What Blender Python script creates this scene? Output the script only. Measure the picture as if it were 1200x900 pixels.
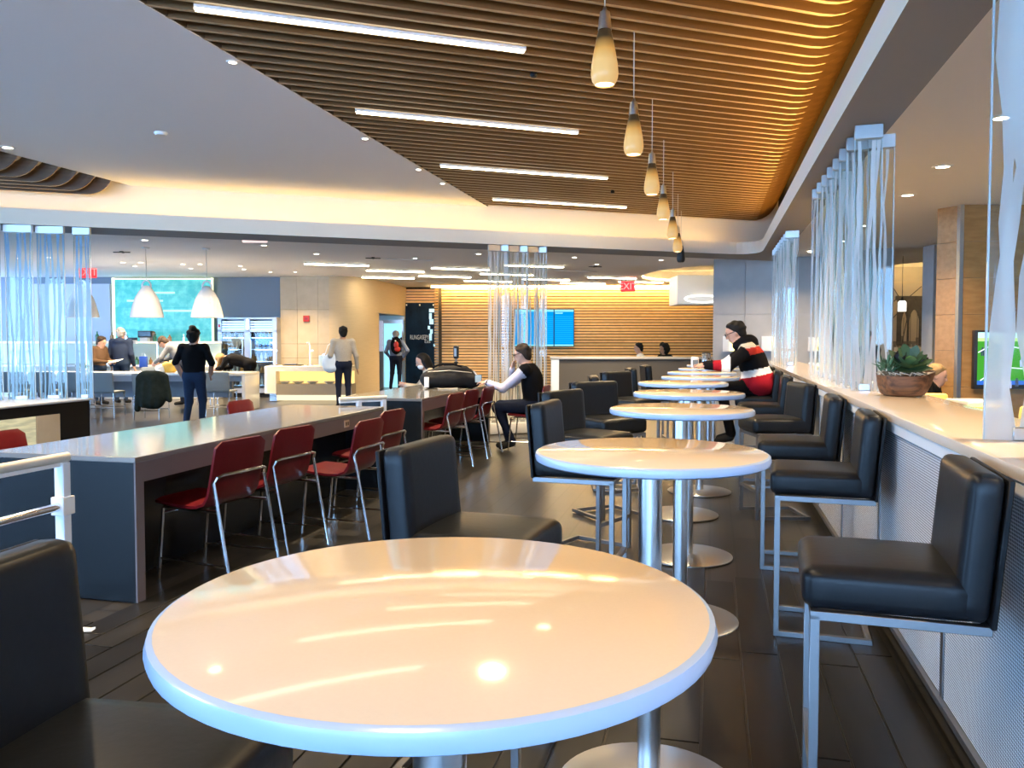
import bpy, bmesh, math, random
import numpy as np
from mathutils import Vector, Matrix
from mathutils.geometry import tessellate_polygon
R = math.radians
for o in list(bpy.data.objects): bpy.data.objects.remove(o, do_unlink=True)
S = bpy.context.scene
COL = S.collection
# ------------------------------------------------------------------ camera
CZ = 1.416; FPX = 955.0; YAW = R(13.757); PITCH = 0.04; HZ = 397.5
cd = bpy.data.cameras.new('camera'); cam = bpy.data.objects.new('camera', cd); COL.objects.link(cam)
cam.location = (0, 0, CZ); cam.rotation_euler = (math.pi/2 - PITCH, 0, YAW)
cd.sensor_width = 36; cd.sensor_fit = 'HORIZONTAL'; cd.lens = 36*FPX/1200; cd.shift_y = -14.28/1200
cd.clip_start = 0.05; cd.clip_end = 200
S.camera = cam
# ------------------------------------------------------------------ world: daylight outside the windows
w = bpy.data.worlds.new('daylight'); S.world = w; w.use_nodes = True
bg = w.node_tree.nodes['Background']; bg.inputs[0].default_value = (0.32, 0.57, 1.0, 1); bg.inputs[1].default_value = 11.5
# ------------------------------------------------------------------ exposure
vs = S.view_settings; vs.view_transform = 'Standard'; vs.look = 'None'; vs.gamma = 1; vs.use_curve_mapping = False
vs.exposure = 0.8
try:
    S.cycles.use_denoising = True; S.cycles.max_bounces = 8; S.cycles.transparent_max_bounces = 40
    S.cycles.sample_clamp_indirect = 6; S.cycles.caustics_reflective = False; S.cycles.caustics_refractive = False
except Exception: pass
# ------------------------------------------------------------------ frames: camera-facing far end of the lounge
RV = Vector((math.cos(YAW), math.sin(YAW), 0)); FV = Vector((-math.sin(YAW), math.cos(YAW), 0))
def U(px, d): return (px-600)/FPX*d                  # lateral metres at depth d
def H(py, d): return CZ-(py-HZ)*d/FPX                # height at depth d
def F(u, d, z=0): v = RV*u+FV*d; return Vector((v.x, v.y, z))
# ------------------------------------------------------------------ mesh helpers
class MB:
    def __init__(s): s.v = []; s.f = []; s.m = []
    def add(s, vs, fs, M=None, mi=0):
        b = len(s.v)
        s.v += [tuple(M @ Vector(p)) if M is not None else tuple(p) for p in vs]
        s.f += [tuple(b+i for i in f) for f in fs]; s.m += [mi]*len(fs); return s
    def box(s, x0, x1, y0, y1, z0, z1, M=None, mi=0):
        vs = [(x, y, z) for z in (z0, z1) for y in (y0, y1) for x in (x0, x1)]
        return s.add(vs, [(0,2,3,1),(4,5,7,6),(0,1,5,4),(2,6,7,3),(0,4,6,2),(1,3,7,5)], M, mi)
    def bar(s, a, b, wx, wz, up=(0,0,1), mi=0):       # rectangular bar between two points
        a = Vector(a); b = Vector(b); d = (b-a); L = d.length; d.normalize()
        u = Vector(up); x = d.cross(u)
        if x.length < 1e-4: x = d.cross(Vector((1,0,0)))
        x.normalize(); u = x.cross(d)
        vs = [p+x*sx*wx/2+u*sz*wz/2 for p in (a, b) for sx, sz in ((-1,-1),(1,-1),(1,1),(-1,1))]
        return s.add(vs, [(3,2,1,0),(4,5,6,7),(0,1,5,4),(1,2,6,5),(2,3,7,6),(3,0,4,7)], None, mi)
    def tube(s, pts, r, n=8, mi=0):
        P = [Vector(p) for p in pts]; rr = r if isinstance(r, (list, tuple)) else [r]*len(P)
        vs = []; fs = []; prev = None
        for i, p in enumerate(P):
            t = (P[min(i+1, len(P)-1)]-P[max(i-1, 0)]).normalized()
            if prev is None:
                x = t.cross(Vector((0,0,1)))
                if x.length < 1e-3: x = t.cross(Vector((1,0,0)))
            else: x = prev-t*prev.dot(t)
            x.normalize(); prev = x; y = t.cross(x)
            for k in range(n):
                a = 2*math.pi*k/n; vs.append(p+(x*math.cos(a)+y*math.sin(a))*rr[i])
        for i in range(len(P)-1):
            for k in range(n): fs.append((i*n+k, i*n+(k+1)%n, (i+1)*n+(k+1)%n, (i+1)*n+k))
        fs.append(tuple(range(n))[::-1]); fs.append(tuple((len(P)-1)*n+k for k in range(n)))
        return s.add(vs, fs, None, mi)
    def lathe(s, prof, n=24, c=(0,0,0), sx=1, sy=1, mi=0, close=True):
        vs = []; fs = []
        for r, z in prof:
            for k in range(n):
                a = 2*math.pi*k/n; vs.append((c[0]+sx*r*math.cos(a), c[1]+sy*r*math.sin(a), c[2]+z))
        for i in range(len(prof)-1):
            for k in range(n): fs.append((i*n+k, i*n+(k+1)%n, (i+1)*n+(k+1)%n, (i+1)*n+k))
        if close:
            fs.append(tuple(range(n))[::-1]); fs.append(tuple((len(prof)-1)*n+k for k in range(n)))
        return s.add(vs, fs, None, mi)
    def ball(s, c, rx, ry, rz, n=12, M=None, mi=0):
        vs = []; fs = []; m = n//2
        for i in range(m+1):
            t = math.pi*i/m
            for k in range(n):
                a = 2*math.pi*k/n
                vs.append((c[0]+rx*math.sin(t)*math.cos(a), c[1]+ry*math.sin(t)*math.sin(a), c[2]-rz*math.cos(t)))
        for i in range(m):
            for k in range(n): fs.append((i*n+k, i*n+(k+1)%n, (i+1)*n+(k+1)%n, (i+1)*n+k))
        return s.add(vs, fs, M, mi)
    def prism(s, poly, z0, z1, M=None, mi=0):         # polygon in xy extruded in z
        n = len(poly); vs = [(x, y, z0) for x, y in poly]+[(x, y, z1) for x, y in poly]
        fs = [tuple(range(n))[::-1], tuple(range(n, 2*n))]+[(i, (i+1)%n, n+(i+1)%n, n+i) for i in range(n)]
        return s.add(vs, fs, M, mi)
    def cushion(s, cx, cy, cz, sx, sy, sz, r, puff=0.0, n=8, M=None):   # soft rounded box
        vs = []; fs = []; idx = {}
        def put(a, b, c):
            key = (a, b, c)
            if key in idx: return idx[key]
            p = Vector((a/n*2-1, b/n*2-1, c/n*2-1))
            q = [0]*3; h = (sx/2, sy/2, sz/2)
            for i in range(3):                        # cluster the grid toward the edges
                t = p[i]; q[i] = math.copysign(abs(t)**0.6, t)*h[i] if t else 0
            q = Vector(q); inn = Vector([max(-(h[i]-r), min(h[i]-r, q[i])) for i in range(3)])
            dl = q-inn
            if dl.length > 1e-9: q = inn+dl.normalized()*r
            bu = puff*(1-(q.x/h[0])**2)*(1-(q.y/h[1])**2)
            if q.z > 0: q.z += bu
            idx[key] = len(vs); vs.append((q.x+cx, q.y+cy, q.z+cz)); return idx[key]
        for ax in range(3):
            for side in (0, n):
                for i in range(n):
                    for j in range(n):
                        def c(ii, jj):
                            t = [0]*3; t[ax] = side; t[(ax+1)%3] = ii; t[(ax+2)%3] = jj; return put(*t)
                        q = (c(i,j), c(i+1,j), c(i+1,j+1), c(i,j+1))
                        fs.append(q if side else q[::-1])
        return s.add(vs, fs, M)
    def mesh(s, name, bevel=0, seg=2, smooth=False):
        me = bpy.data.meshes.new(name); me.from_pydata([tuple(p) for p in s.v], [], s.f)
        if any(s.m): me.polygons.foreach_set('material_index', s.m)
        if bevel:
            b = bmesh.new(); b.from_mesh(me)
            bmesh.ops.remove_doubles(b, verts=b.verts, dist=1e-5)
            es = [e for e in b.edges if len(e.link_faces) == 2 and e.calc_face_angle(0) > R(30)]
            bmesh.ops.bevel(b, geom=es, offset=bevel, segments=seg, affect='EDGES', profile=0.5, clamp_overlap=True)
            b.to_mesh(me); b.free()
        if smooth or bevel:
            me.polygons.foreach_set('use_smooth', [True]*len(me.polygons))
            try: me.set_sharp_from_angle(angle=R(38))
            except Exception: pass
        me.update(); return me
    def build(s, name, mat, parent=None, bevel=0, seg=2, smooth=False):
        me = s.mesh(name, bevel, seg, smooth)
        for m in (mat if isinstance(mat, (list, tuple)) else [mat]): me.materials.append(m)
        return link(name, me, parent)
def link(name, data, parent=None):
    o = bpy.data.objects.new(name, data); COL.objects.link(o)
    if parent is not None: o.parent = parent
    return o
def tag(o, label=None, cat=None, group=None, kind=None):
    if label: o['label'] = label
    if cat: o['category'] = cat
    if group: o['group'] = group
    if kind: o['kind'] = kind
    return o
def thing(name, label, cat, loc=(0,0,0), rz=0, group=None):
    o = link(name, None); o.empty_display_size = .05; o.location = loc; o.rotation_euler = (0, 0, rz)
    return tag(o, label, cat, group)
def struct(o, label, cat): return tag(o, label, cat, kind='structure')
def copy_tree(o, parent=None):
    c = o.copy(); COL.objects.link(c); c.parent = parent
    for ch in list(o.children): copy_tree(ch, c)
    return c
def T(x, y, z, rz=0): return Matrix.Translation((x, y, z)) @ Matrix.Rotation(rz, 4, 'Z')
def arc(cx, cy, r, a0, a1, n): return [(cx+r*math.cos(R(a0+(a1-a0)*i/n)), cy+r*math.sin(R(a0+(a1-a0)*i/n))) for i in range(n+1)]
def text_mesh(txt, size, name, mat, parent, M, depth=.002, align='CENTER'):
    cu = bpy.data.curves.new('t', 'FONT'); cu.body = txt; cu.size = size; cu.extrude = depth; cu.align_x = align; cu.align_y = 'CENTER'
    cu.resolution_u = 3
    t = bpy.data.objects.new('t', cu); COL.objects.link(t)
    dg = bpy.context.evaluated_depsgraph_get(); me = bpy.data.meshes.new_from_object(t.evaluated_get(dg))
    bpy.data.objects.remove(t); bpy.data.curves.remove(cu)
    me.name = name; me.transform(M); me.materials.clear(); me.materials.append(mat)
    return link(name, me, parent)
FACE = Matrix.Rotation(math.pi/2, 4, 'X')            # text plane -> facing local -y
# ------------------------------------------------------------------ materials
MATS = {}
def mat(name, col, rough=.5, metal=0, emit=None, es=0, spec=.5, noise=None, bump=0, coat=0, trans=0, alpha=1):
    """principled; noise = (scale xyz, amount, second colour)"""
    if name in MATS: return MATS[name]
    m = bpy.data.materials.new(name); m.use_nodes = True; nt = m.node_tree; N = nt.nodes; L = nt.links
    p = N['Principled BSDF']
    p.inputs['Base Color'].default_value = (*col, 1); p.inputs['Roughness'].default_value = rough
    p.inputs['Metallic'].default_value = metal; p.inputs['Specular IOR Level'].default_value = spec
    p.inputs['Coat Weight'].default_value = coat; p.inputs['Coat Roughness'].default_value = .08
    p.inputs['Alpha'].default_value = alpha; p.inputs['Transmission Weight'].default_value = trans
    if emit: p.inputs['Emission Color'].default_value = (*emit, 1); p.inputs['Emission Strength'].default_value = es
    if noise or bump:
        tc = N.new('ShaderNodeTexCoord'); mp = N.new('ShaderNodeMapping'); nz = N.new('ShaderNodeTexNoise')
        L.new(tc.outputs['Object'], mp.inputs[0]); L.new(mp.outputs[0], nz.inputs[0])
        mp.inputs['Scale'].default_value = noise[0] if noise else (30,30,30)
        nz.inputs['Scale'].default_value = 1; nz.inputs['Detail'].default_value = 4
        if noise:
            cr = N.new('ShaderNodeValToRGB'); L.new(nz.outputs[0], cr.inputs[0])
            cr.color_ramp.elements[0].position = .5-noise[1]; cr.color_ramp.elements[1].position = .5+noise[1]
            cr.color_ramp.elements[0].color = (*col, 1); cr.color_ramp.elements[1].color = (*noise[2], 1)
            L.new(cr.outputs[0], p.inputs['Base Color'])
        if bump:
            b = N.new('ShaderNodeBump'); b.inputs['Strength'].default_value = bump; b.inputs['Distance'].default_value = .003
            L.new(nz.outputs[0], b.inputs['Height']); L.new(b.outputs[0], p.inputs['Normal'])
    MATS[name] = m; return m
def emis(name, col, s):
    if name in MATS: return MATS[name]
    m = bpy.data.materials.new(name); m.use_nodes = True; nt = m.node_tree; nt.nodes.clear()
    e = nt.nodes.new('ShaderNodeEmission'); o = nt.nodes.new('ShaderNodeOutputMaterial')
    e.inputs[0].default_value = (*col, 1); e.inputs[1].default_value = s; nt.links.new(e.outputs[0], o.inputs[0])
    MATS[name] = m; return m
def pane(name, tint=(1,1,1), refl=.12, rough=.02):
    if name in MATS: return MATS[name]
    m = bpy.data.materials.new(name); m.use_nodes = True; nt = m.node_tree; nt.nodes.clear(); N = nt.nodes; L = nt.links
    t = N.new('ShaderNodeBsdfTransparent'); g = N.new('ShaderNodeBsdfGlossy'); x = N.new('ShaderNodeMixShader'); o = N.new('ShaderNodeOutputMaterial')
    fr = N.new('ShaderNodeFresnel'); fr.inputs[0].default_value = 1.45
    t.inputs[0].default_value = (*tint, 1); g.inputs['Roughness'].default_value = rough
    L.new(fr.outputs[0], x.inputs[0]); L.new(t.outputs[0], x.inputs[1]); L.new(g.outputs[0], x.inputs[2]); L.new(x.outputs[0], o.inputs[0])
    MATS[name] = m; return m
def frost(name, col, opac):
    """frosted etching: part diffuse, part translucent, part clear"""
    if name in MATS: return MATS[name]
    m = bpy.data.materials.new(name); m.use_nodes = True; nt = m.node_tree; nt.nodes.clear(); N = nt.nodes; L = nt.links
    d = N.new('ShaderNodeBsdfDiffuse'); tl = N.new('ShaderNodeBsdfTranslucent'); t = N.new('ShaderNodeBsdfTransparent')
    x = N.new('ShaderNodeMixShader'); y = N.new('ShaderNodeMixShader'); o = N.new('ShaderNodeOutputMaterial')
    d.inputs[0].default_value = (*col, 1); tl.inputs[0].default_value = (*col, 1); x.inputs[0].default_value = .45; y.inputs[0].default_value = opac
    L.new(d.outputs[0], x.inputs[1]); L.new(tl.outputs[0], x.inputs[2]); L.new(t.outputs[0], y.inputs[1]); L.new(x.outputs[0], y.inputs[2]); L.new(y.outputs[0], o.inputs[0])
    MATS[name] = m; return m
def wood(name, a, b, scale, rough=.45, axis='X', coat=0):
    sc = {'X': (1.2, 26, 26), 'Y': (26, 1.2, 26), 'Z': (26, 26, 1.2)}[axis]
    return mat(name, a, rough, noise=(tuple(q*scale for q in sc), .16, b), bump=.15, coat=coat)
def perturb(m, amt):
    """each object of this material takes its own small lightness shift (board to board variation)"""
    nt = m.node_tree; N = nt.nodes; L = nt.links; p = N['Principled BSDF']
    oi = N.new('ShaderNodeObjectInfo'); mr = N.new('ShaderNodeMapRange'); hs = N.new('ShaderNodeHueSaturation')
    mr.inputs['To Min'].default_value = 1-amt; mr.inputs['To Max'].default_value = 1+amt
    L.new(oi.outputs['Random'], mr.inputs['Value']); L.new(mr.outputs[0], hs.inputs['Value'])
    if p.inputs['Base Color'].links: L.new(p.inputs['Base Color'].links[0].from_socket, hs.inputs['Color'])
    else: hs.inputs['Color'].default_value = p.inputs['Base Color'].default_value
    L.new(hs.outputs[0], p.inputs['Base Color']); return m
M_ceil = mat('ceiling_paint', (.88,.86,.85), .9, spec=.1)
M_ceil_w = mat('cove_paint', (.86,.77,.63), .85, spec=.1)
M_beamface = mat('beam_face_paint', (.72,.74,.86), .6)
M_undershade = mat('beam_paint', (.27,.265,.265), .85)  # underside of the white soffit and beam, its shade put into the colour
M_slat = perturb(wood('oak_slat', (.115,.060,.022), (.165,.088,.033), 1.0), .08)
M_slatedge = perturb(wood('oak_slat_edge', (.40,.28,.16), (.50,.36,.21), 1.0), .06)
M_plenum = mat('plenum_dark', (.05,.035,.022), .9)
M_floor = perturb(mat('plank_tile', (.011,.0105,.0095), .3, spec=.3, noise=((14,1.6,14), .2, (.024,.0225,.020)), bump=.05), .25)
M_quartz = mat('white_quartz', (.74,.60,.46), .09, noise=((220,220,220), .4, (.765,.63,.49)))
M_qedge_daylit = mat('quartz_edge', (.42,.53,.73), .22)  # table rims tinted blue: window daylight on the edge put into the colour
M_steel = mat('brushed_steel', (.62,.62,.62), .3, 1)
M_chrome = mat('chrome', (.78,.78,.79), .14, 1)
M_darksteel = mat('satin_steel', (.27,.27,.28), .42, 1)
M_leather = mat('navy_leather', (.007,.009,.012), .36, spec=.25, noise=((45,45,45), .3, (.010,.012,.015)), bump=.12)
M_black = mat('black_laminate', (.005,.0055,.007), .45, spec=.2)
M_blackp = mat('black_plastic', (.015,.015,.017), .5)
M_red = mat('red_leather', (.085,.003,.006), .33, spec=.3, noise=((30,30,30), .3, (.11,.005,.008)), bump=.08)
M_charcoal = mat('charcoal_gloss', (.011,.014,.017), .2, spec=.25)
M_darktop = mat('grey_solid_surface', (.19,.185,.175), .1, coat=.3)
M_greyfab = mat('grey_shell', (.17,.20,.215), .55)
M_white = mat('white_paint', (.82,.82,.81), .5)
M_whitegl = mat('white_gloss', (.85,.84,.82), .2, coat=.4)
M_oakpanel = perturb(wood('oak_panel', (.33,.165,.05), (.42,.225,.075), .8), .06)
M_oakwall = perturb(wood('oak_wall_slat', (.78,.46,.17), (.88,.56,.24), .9), .12)
M_stone = perturb(mat('limestone', (.50,.41,.28), .6, noise=((5,5,5), .25, (.58,.48,.34)), bump=.04), .05)
M_stucco = mat('beige_wallcover', (.56,.43,.26), .7, noise=((3,3,60), .3, (.62,.48,.30)))
M_concrete = perturb(mat('grey_concrete', (.36,.355,.35), .7, noise=((4,4,4), .3, (.43,.42,.41)), bump=.05), .05)
M_slate = mat('slate_wall', (.16,.19,.24), .35)
M_lilac = mat('lilac_wall', (.48,.49,.58), .6)
M_glass = pane('clear_glass', (.95,.98,.97))
M_gedge = mat('glass_edge', (.72,.83,.86), .15, trans=.3, emit=None)
M_etch = frost('etched_white', (.97,.96,.93), .88)
M_etch_bluelit = frost('etched_blue_white', (.36,.66,.96), .88)  # blue light falling on the low wall panels put into the etching colour
M_skin = mat('skin_light', (.50,.29,.21), .6, spec=.3)
M_skin2 = mat('skin_tan', (.40,.22,.14), .55)
M_hair = mat('hair_black', (.006,.0055,.006), .7, spec=.2, noise=((90,90,20), .3, (.012,.011,.010)), bump=.4)
M_hairbr = mat('hair_brown', (.022,.015,.011), .7, spec=.2, noise=((90,90,20), .3, (.045,.03,.02)), bump=.4)
M_hairbl = mat('hair_blonde', (.20,.12,.05), .7, spec=.2, noise=((90,90,20), .3, (.32,.21,.10)), bump=.4)
M_hairgr = mat('hair_grey', (.24,.235,.23), .7, spec=.2, noise=((90,90,20), .3, (.36,.35,.33)), bump=.4)
E_strip = emis('strip_diffuser', (1.0,.86,.58), 10.0)
E_cove = emis('cove_led', (1.0,.66,.22), 7)
E_down = emis('downlight_lens', (1.0,.90,.70), 14)
# ================================================================== STRUCTURE
TN = .668; TH = math.atan(TN)                        # ceiling slats and soffit run 33.7 deg off the counter
ZC = 3.45; ZS = 3.452; XL = -3.37; XB = .78; XB2 = 1.14; XBAY = -7.5
def yf(x): return 11.86+TN*(x+2.9)                   # front line of the far soffit
# floor: slab with plank pattern far away, near planks as pieces
def plank_floor_mat():
    m = bpy.data.materials.new('plank_floor_far'); m.use_nodes = True; nt = m.node_tree; N = nt.nodes; L = nt.links; p = N['Principled BSDF']
    tc = N.new('ShaderNodeTexCoord'); mp = N.new('ShaderNodeMapping'); mp.inputs['Rotation'].default_value = (0,0,math.pi/2)
    b = N.new('ShaderNodeTexBrick'); L.new(tc.outputs['Object'], mp.inputs[0]); L.new(mp.outputs[0], b.inputs[0])
    b.inputs['Color1'].default_value = (.026,.025,.023,1); b.inputs['Color2'].default_value = (.042,.039,.035,1); b.inputs['Mortar'].default_value = (.012,.012,.012,1)
    b.inputs['Scale'].default_value = 1; b.inputs['Mortar Size'].default_value = .008; b.inputs['Brick Width'].default_value = 1.2; b.inputs['Row Height'].default_value = .165
    L.new(b.outputs[0], p.inputs['Base Color']); p.inputs['Roughness'].default_value = .3; return m
M_floorfar = plank_floor_mat()
m = MB(); m.box(-20, 9, -8, 30, -.2, -.008)
floor = struct(m.build('floor', M_floorfar), 'dark grey wood-look plank tile floor', 'floor')
PW, PL = .165, 1.2
pm = MB(); pm.box(-PW/2+.0045, PW/2-.0045, -PL/2+.004, PL/2-.004, -.008, 0)
pme = pm.mesh('plank', .0015, 1); pme.materials.append(M_floor)
random.seed(4); cnt = 0
for i in range(34):
    x = .80-PW/2-i*PW
    off = random.random()*PL
    for j in range(-1, 12):
        y = .6+j*PL+off
        if cnt >= 300: break
        d = y*math.cos(YAW)-x*math.sin(YAW); u = x*math.cos(YAW)+y*math.sin(YAW)
        if d < 1.7 or d > 12.5 or abs(u) > d*.66+.6: continue
        if 1.416*FPX/max(d, .1)*PW/max(d, .1) < 9.5: continue
        if x < -2.3 and y > 7.6: continue
        if -3.0 > x and 3.6 < y < 11: continue
        o = link('plank', pme, floor); o.location = (x, y, 0); cnt += 1
# toe line of counter side floor
# ceilings ----------------------------------------------------------
yb = lambda x: yf(x)+.62
m = MB(); m.prism([(XBAY, -7.6), (XL, -7.6), (XL, yb(XL)), (XBAY, yb(XBAY))], ZC, ZC+.25)
struct(m.build('ceiling', M_ceil), 'flat pale grey painted ceiling between two slatted bays', 'ceiling')
m = MB(); m.box(-16, XBAY-.02, -7.6, 14.5, 3.95, 4.0); m.box(XL-.06, XB2+.02, -7.6, 15.5, 3.95, 4.0); m.box(XL-.05, XL-.02, -7.6, 12.6, ZC+.25, 3.95); m.box(XBAY-.03, XBAY-.01, -7.6, 10, ZC+.02, 3.95); m.box(XL, XL+.012, -7.6, yb(XL), ZC+.006, 3.95); m.box(XB2-.02, XB2+.04, -7.6, yb(XB2), 3.02, 3.95)
struct(m.build('ceiling_plenum', M_plenum), 'dark void above the timber ceiling slats', 'ceiling')
# soffit + beam with a rounded inner corner
cx, cy = XB, yf(XB); a = Vector((cx-.62, yf(cx-.62))); b = Vector((cx, cy-.85)); c = Vector((cx, cy))
fil = [((1-t)**2*a+2*t*(1-t)*c+t*t*b) for t in [i/10 for i in range(11)]]
front = [(-17, yf(-17))]+[(p.x, p.y) for p in fil]+[(XB, -7.6)]
m = MB(); m.prism(front+[(XB2, -7.6), (XB2, yf(XB2)+.9), (-17, yf(-17)+.9)], 2.82, 3.015)
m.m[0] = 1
soff = struct(m.build('ceiling_soffit', [M_ceil_w, M_undershade]), 'dropped white soffit and beam with rounded corner around timber ceiling', 'soffit')
m = MB(); m.prism([(-17, yb(-17)), (XB2, yb(XB2)), (XB2, yb(XB2)+.1), (-17, yb(-17)+.1)], 3.015, 4.0)
struct(m.build('wall_cove', M_ceil_w), 'lit cove wall above the far soffit', 'wall')
# cove light strips lie on top of the soffit and beam
def ribbon(pts, wd, z0, z1, name, material, label):
    m = MB()
    for p, q in zip(pts[:-1], pts[1:]): m.bar((p[0], p[1], (z0+z1)/2), (q[0], q[1], (z0+z1)/2), wd, z1-z0)
    return tag(m.build(name, material), label, 'light strip')
ribbon([(x, yf(x)+.30) for x in (-15, -11, -7, -3, .2)], .03, 3.016, 3.04, 'cove_light_strip', E_cove, 'warm light strip lying in the cove of the far soffit')
ribbon([(.95, -3), (.95, 4), (.95, 9), (.95, 13.4)], .03, 3.016, 3.04, 'cove_light_strip', emis('beam_led', (1.0,.58,.15), 60), 'warm light strip along the top of the beam over the counter')
# timber slats
def slat_mesh(L, lift, n=7, w=.034, h=.165):
    pts = [(0, 0)]; s = L-lift*1.15
    pts.append((s, 0))
    for i in range(1, n+1):
        t = i/n*R(68); pts.append((s+lift*1.24*math.sin(t), lift*1.3*(1-math.cos(t))))
    m = MB(); vs = []; fs = []
    for i, (x, z) in enumerate(pts):
        p, q = pts[max(i-1, 0)], pts[min(i+1, len(pts)-1)]
        tx, tz = q[0]-p[0], q[1]-p[1]; l = math.hypot(tx, tz); nx, nz = -tz/l, tx/l
        for yy, hh in ((-w/2, 0), (w/2, 0), (w/2, h), (-w/2, h)): vs.append((x+nx*hh, yy, z+nz*hh))
    for i in range(len(pts)-1):
        for k in range(4): fs.append((i*4+k, i*4+(k+1)%4, (i+1)*4+(k+1)%4, (i+1)*4+k))
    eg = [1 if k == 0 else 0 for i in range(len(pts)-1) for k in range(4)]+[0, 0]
    fs += [(3,2,1,0), tuple((len(pts)-1)*4+k for k in range(4))]
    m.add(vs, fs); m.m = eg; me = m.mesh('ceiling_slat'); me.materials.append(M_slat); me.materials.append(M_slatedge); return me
bay = struct(link('ceiling_slat_bay', None), 'timber slatted ceiling bay with slats curving up beside the beam', 'ceiling')
sm = slat_mesh((1.09-XL+.04)/math.cos(TH), .46)
PITCH_Y = 2.33/12; Y0L = 4.45-.28*TN                 # strip lights sit between slats
k = -62
while True:
    y0 = Y0L+(k+.5)*PITCH_Y; k += 1
    if y0 > yb(XL)-.12: break
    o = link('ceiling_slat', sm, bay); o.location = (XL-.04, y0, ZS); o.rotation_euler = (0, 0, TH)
m = MB()
for xx in (-2.6, -1.2, .2): m.box(xx-.03, xx+.03, -7, 13.2, ZS+.125, ZS+.17)
m.build('slat_carrier', M_plenum, bay)
bay2 = struct(link('ceiling_slat_bay', None), 'second timber slatted ceiling bay beyond the flat ceiling', 'ceiling')
sm2 = slat_mesh(4.6, .26)
for i in range(14):
    ye = 9.05-i*.29                                   # y of the curved end
    xe = XBAY-.02; Lx = 4.6*math.cos(TH); Ly = 4.6*math.sin(TH)
    o = link('ceiling_slat', sm2, bay2); o.location = (xe-Lx, ye-Ly, 3.26); o.rotation_euler = (0, 0, TH)
# strip lights between slats
random.seed(7)
for i, k in enumerate((-2, -1, 0, 1, 2, 3)):
    y = 4.45+k*2.33; x0, x1 = -3.09, -1.29
    L = (x1-x0)/math.cos(TH)
    t = thing('strip_light', ['sixth', 'fifth', 'fourth', 'third', 'second', 'first'][i]+' strip light between the timber slats counting from the lit cove', 'strip light', (x0, y, ZS-.03), TH, 'strip lights in the timber ceiling')
    m = MB(); m.box(0, L, -.024, .024, .012, .09); m.build('housing', M_white, t)
    m = MB(); m.box(.01, L-.01, -.018, .018, .0, .014); m.build('diffuser', E_strip, t)
# far ceiling with an oval light recess, right-hand ceiling with another
def holed(name, outer, holes, z, label, matl):
    polys = [[Vector((x, y, 0)) for x, y in outer]]+[[Vector((x, y, 0)) for x, y in h] for h in holes]
    tris = tessellate_polygon(polys); vs = [p for q in polys for p in q]
    m = MB(); m.add([(p.x, p.y, z) for p in vs], [tuple(t) for t in tris])
    o = struct(m.build(name, matl), label, 'ceiling')
    for h in holes:
        n = len(h); m = MB(); cx = sum(p[0] for p in h)/n; cy = sum(p[1] for p in h)/n
        m.add([(x, y, z) for x, y in h]+[(x, y, z+.3) for x, y in h], [(i, (i+1)%n, n+(i+1)%n, n+i) for i in range(n)])
        h2 = [(cx+(x-cx)*1.12, cy+(y-cy)*1.12) for x, y in h]
        m.add([(x, y, z+.3) for x, y in h2], [tuple(range(n))]); m.build('light_recess', M_ceil_w, o)
        m = MB()
        for i in range(n):
            p, q = h[i], h[(i+1)%n]
            m.bar((p[0], p[1], z+.06), (q[0], q[1], z+.06), .02, .02)
        m.build('recess_light_strip', emis('recess_led', (1.0,.78,.40), 26), o)
    return o
def oval(u, d, a, b, n=28): return [tuple(F(u+a*math.cos(2*math.pi*i/n), d+b*math.sin(2*math.pi*i/n))[:2]) for i in range(n)]
far = [(-20, yf(-20)+.85), (XB2+.02, yf(XB2)+.85), (XB2+.02, 30), (-20, 30)]
holed('ceiling_far', far, [oval(4.75, 19.9, 1.55, 2.7)], 2.98, 'pale grey ceiling over the far lounge with an oval light recess', M_ceil)
holed('ceiling_right', [(XB2+.02, -7.6), (9, -7.6), (9, 30), (XB2+.02, 30)], [oval(9.2, 18.3, 1.3, 1.9)], 2.99, 'pale grey ceiling over the seating beyond the counter', M_ceil)
# outer walls and windows
m = MB(); m.box(9, 9.2, -8, 30, -.2, 4); struct(m.build('wall_right', M_oakpanel), 'plain wall closing the lounge beyond the counter', 'wall')
def wpr(u0, u1, d0, d1, z0, z1, m=None): # box in the camera-facing frame
    m = m or MB(); return m.box(u0, u1, d0, d1, z0, z1, Matrix.Rotation(YAW, 4, 'Z'))
m = wpr(-26, 22, 26.4, 26.6, -.2, 4); struct(m.build('wall_far', M_concrete), 'far wall closing the lounge', 'wall')
wn = 0
def window(x0, x1, y0, y1):
    global wn; wn += 1
    w = struct(link('window_%d' % wn, None), 'tall daylight window behind the seating', 'window')
    a, b = Vector((x0, y0, 0)), Vector((x1, y1, 0)); d = (b-a).normalized()
    m = MB(); z1 = 3.3
    for p in (a+d*.05, b-d*.05): m.bar(p, p+Vector((0,0,z1)), .1, .1, up=tuple(d))
    for z in (.06, 1.05, z1-.05): m.bar(a+Vector((0,0,z)), b+Vector((0,0,z)), .09, .1)
    m.build('window_frame', M_darksteel, w)
    m = MB(); m.bar(a+d*.1+Vector((0,0,1.65)), b-d*.1+Vector((0,0,1.65)), .01, 3.15); m.build('pane', M_glass, w)
for i in range(7): window(-16+i*3.4, -12.6+i*3.4, -7.4, -7.4)
for i in range(7): window(-16.0, -16.0, -7.4+i*3.15, -4.25+i*3.15)
m = MB(); m.box(-16.2, 9, -7.6, -7.4, 3.3, 4.2); m.box(7.8, 9, -7.6, -7.4, -.2, 3.3); m.box(-16.2, -16, -7.6, 15, 3.3, 4.2); struct(m.build('wall_rear', M_ceil), 'painted wall above the daylight windows', 'wall')
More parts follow.
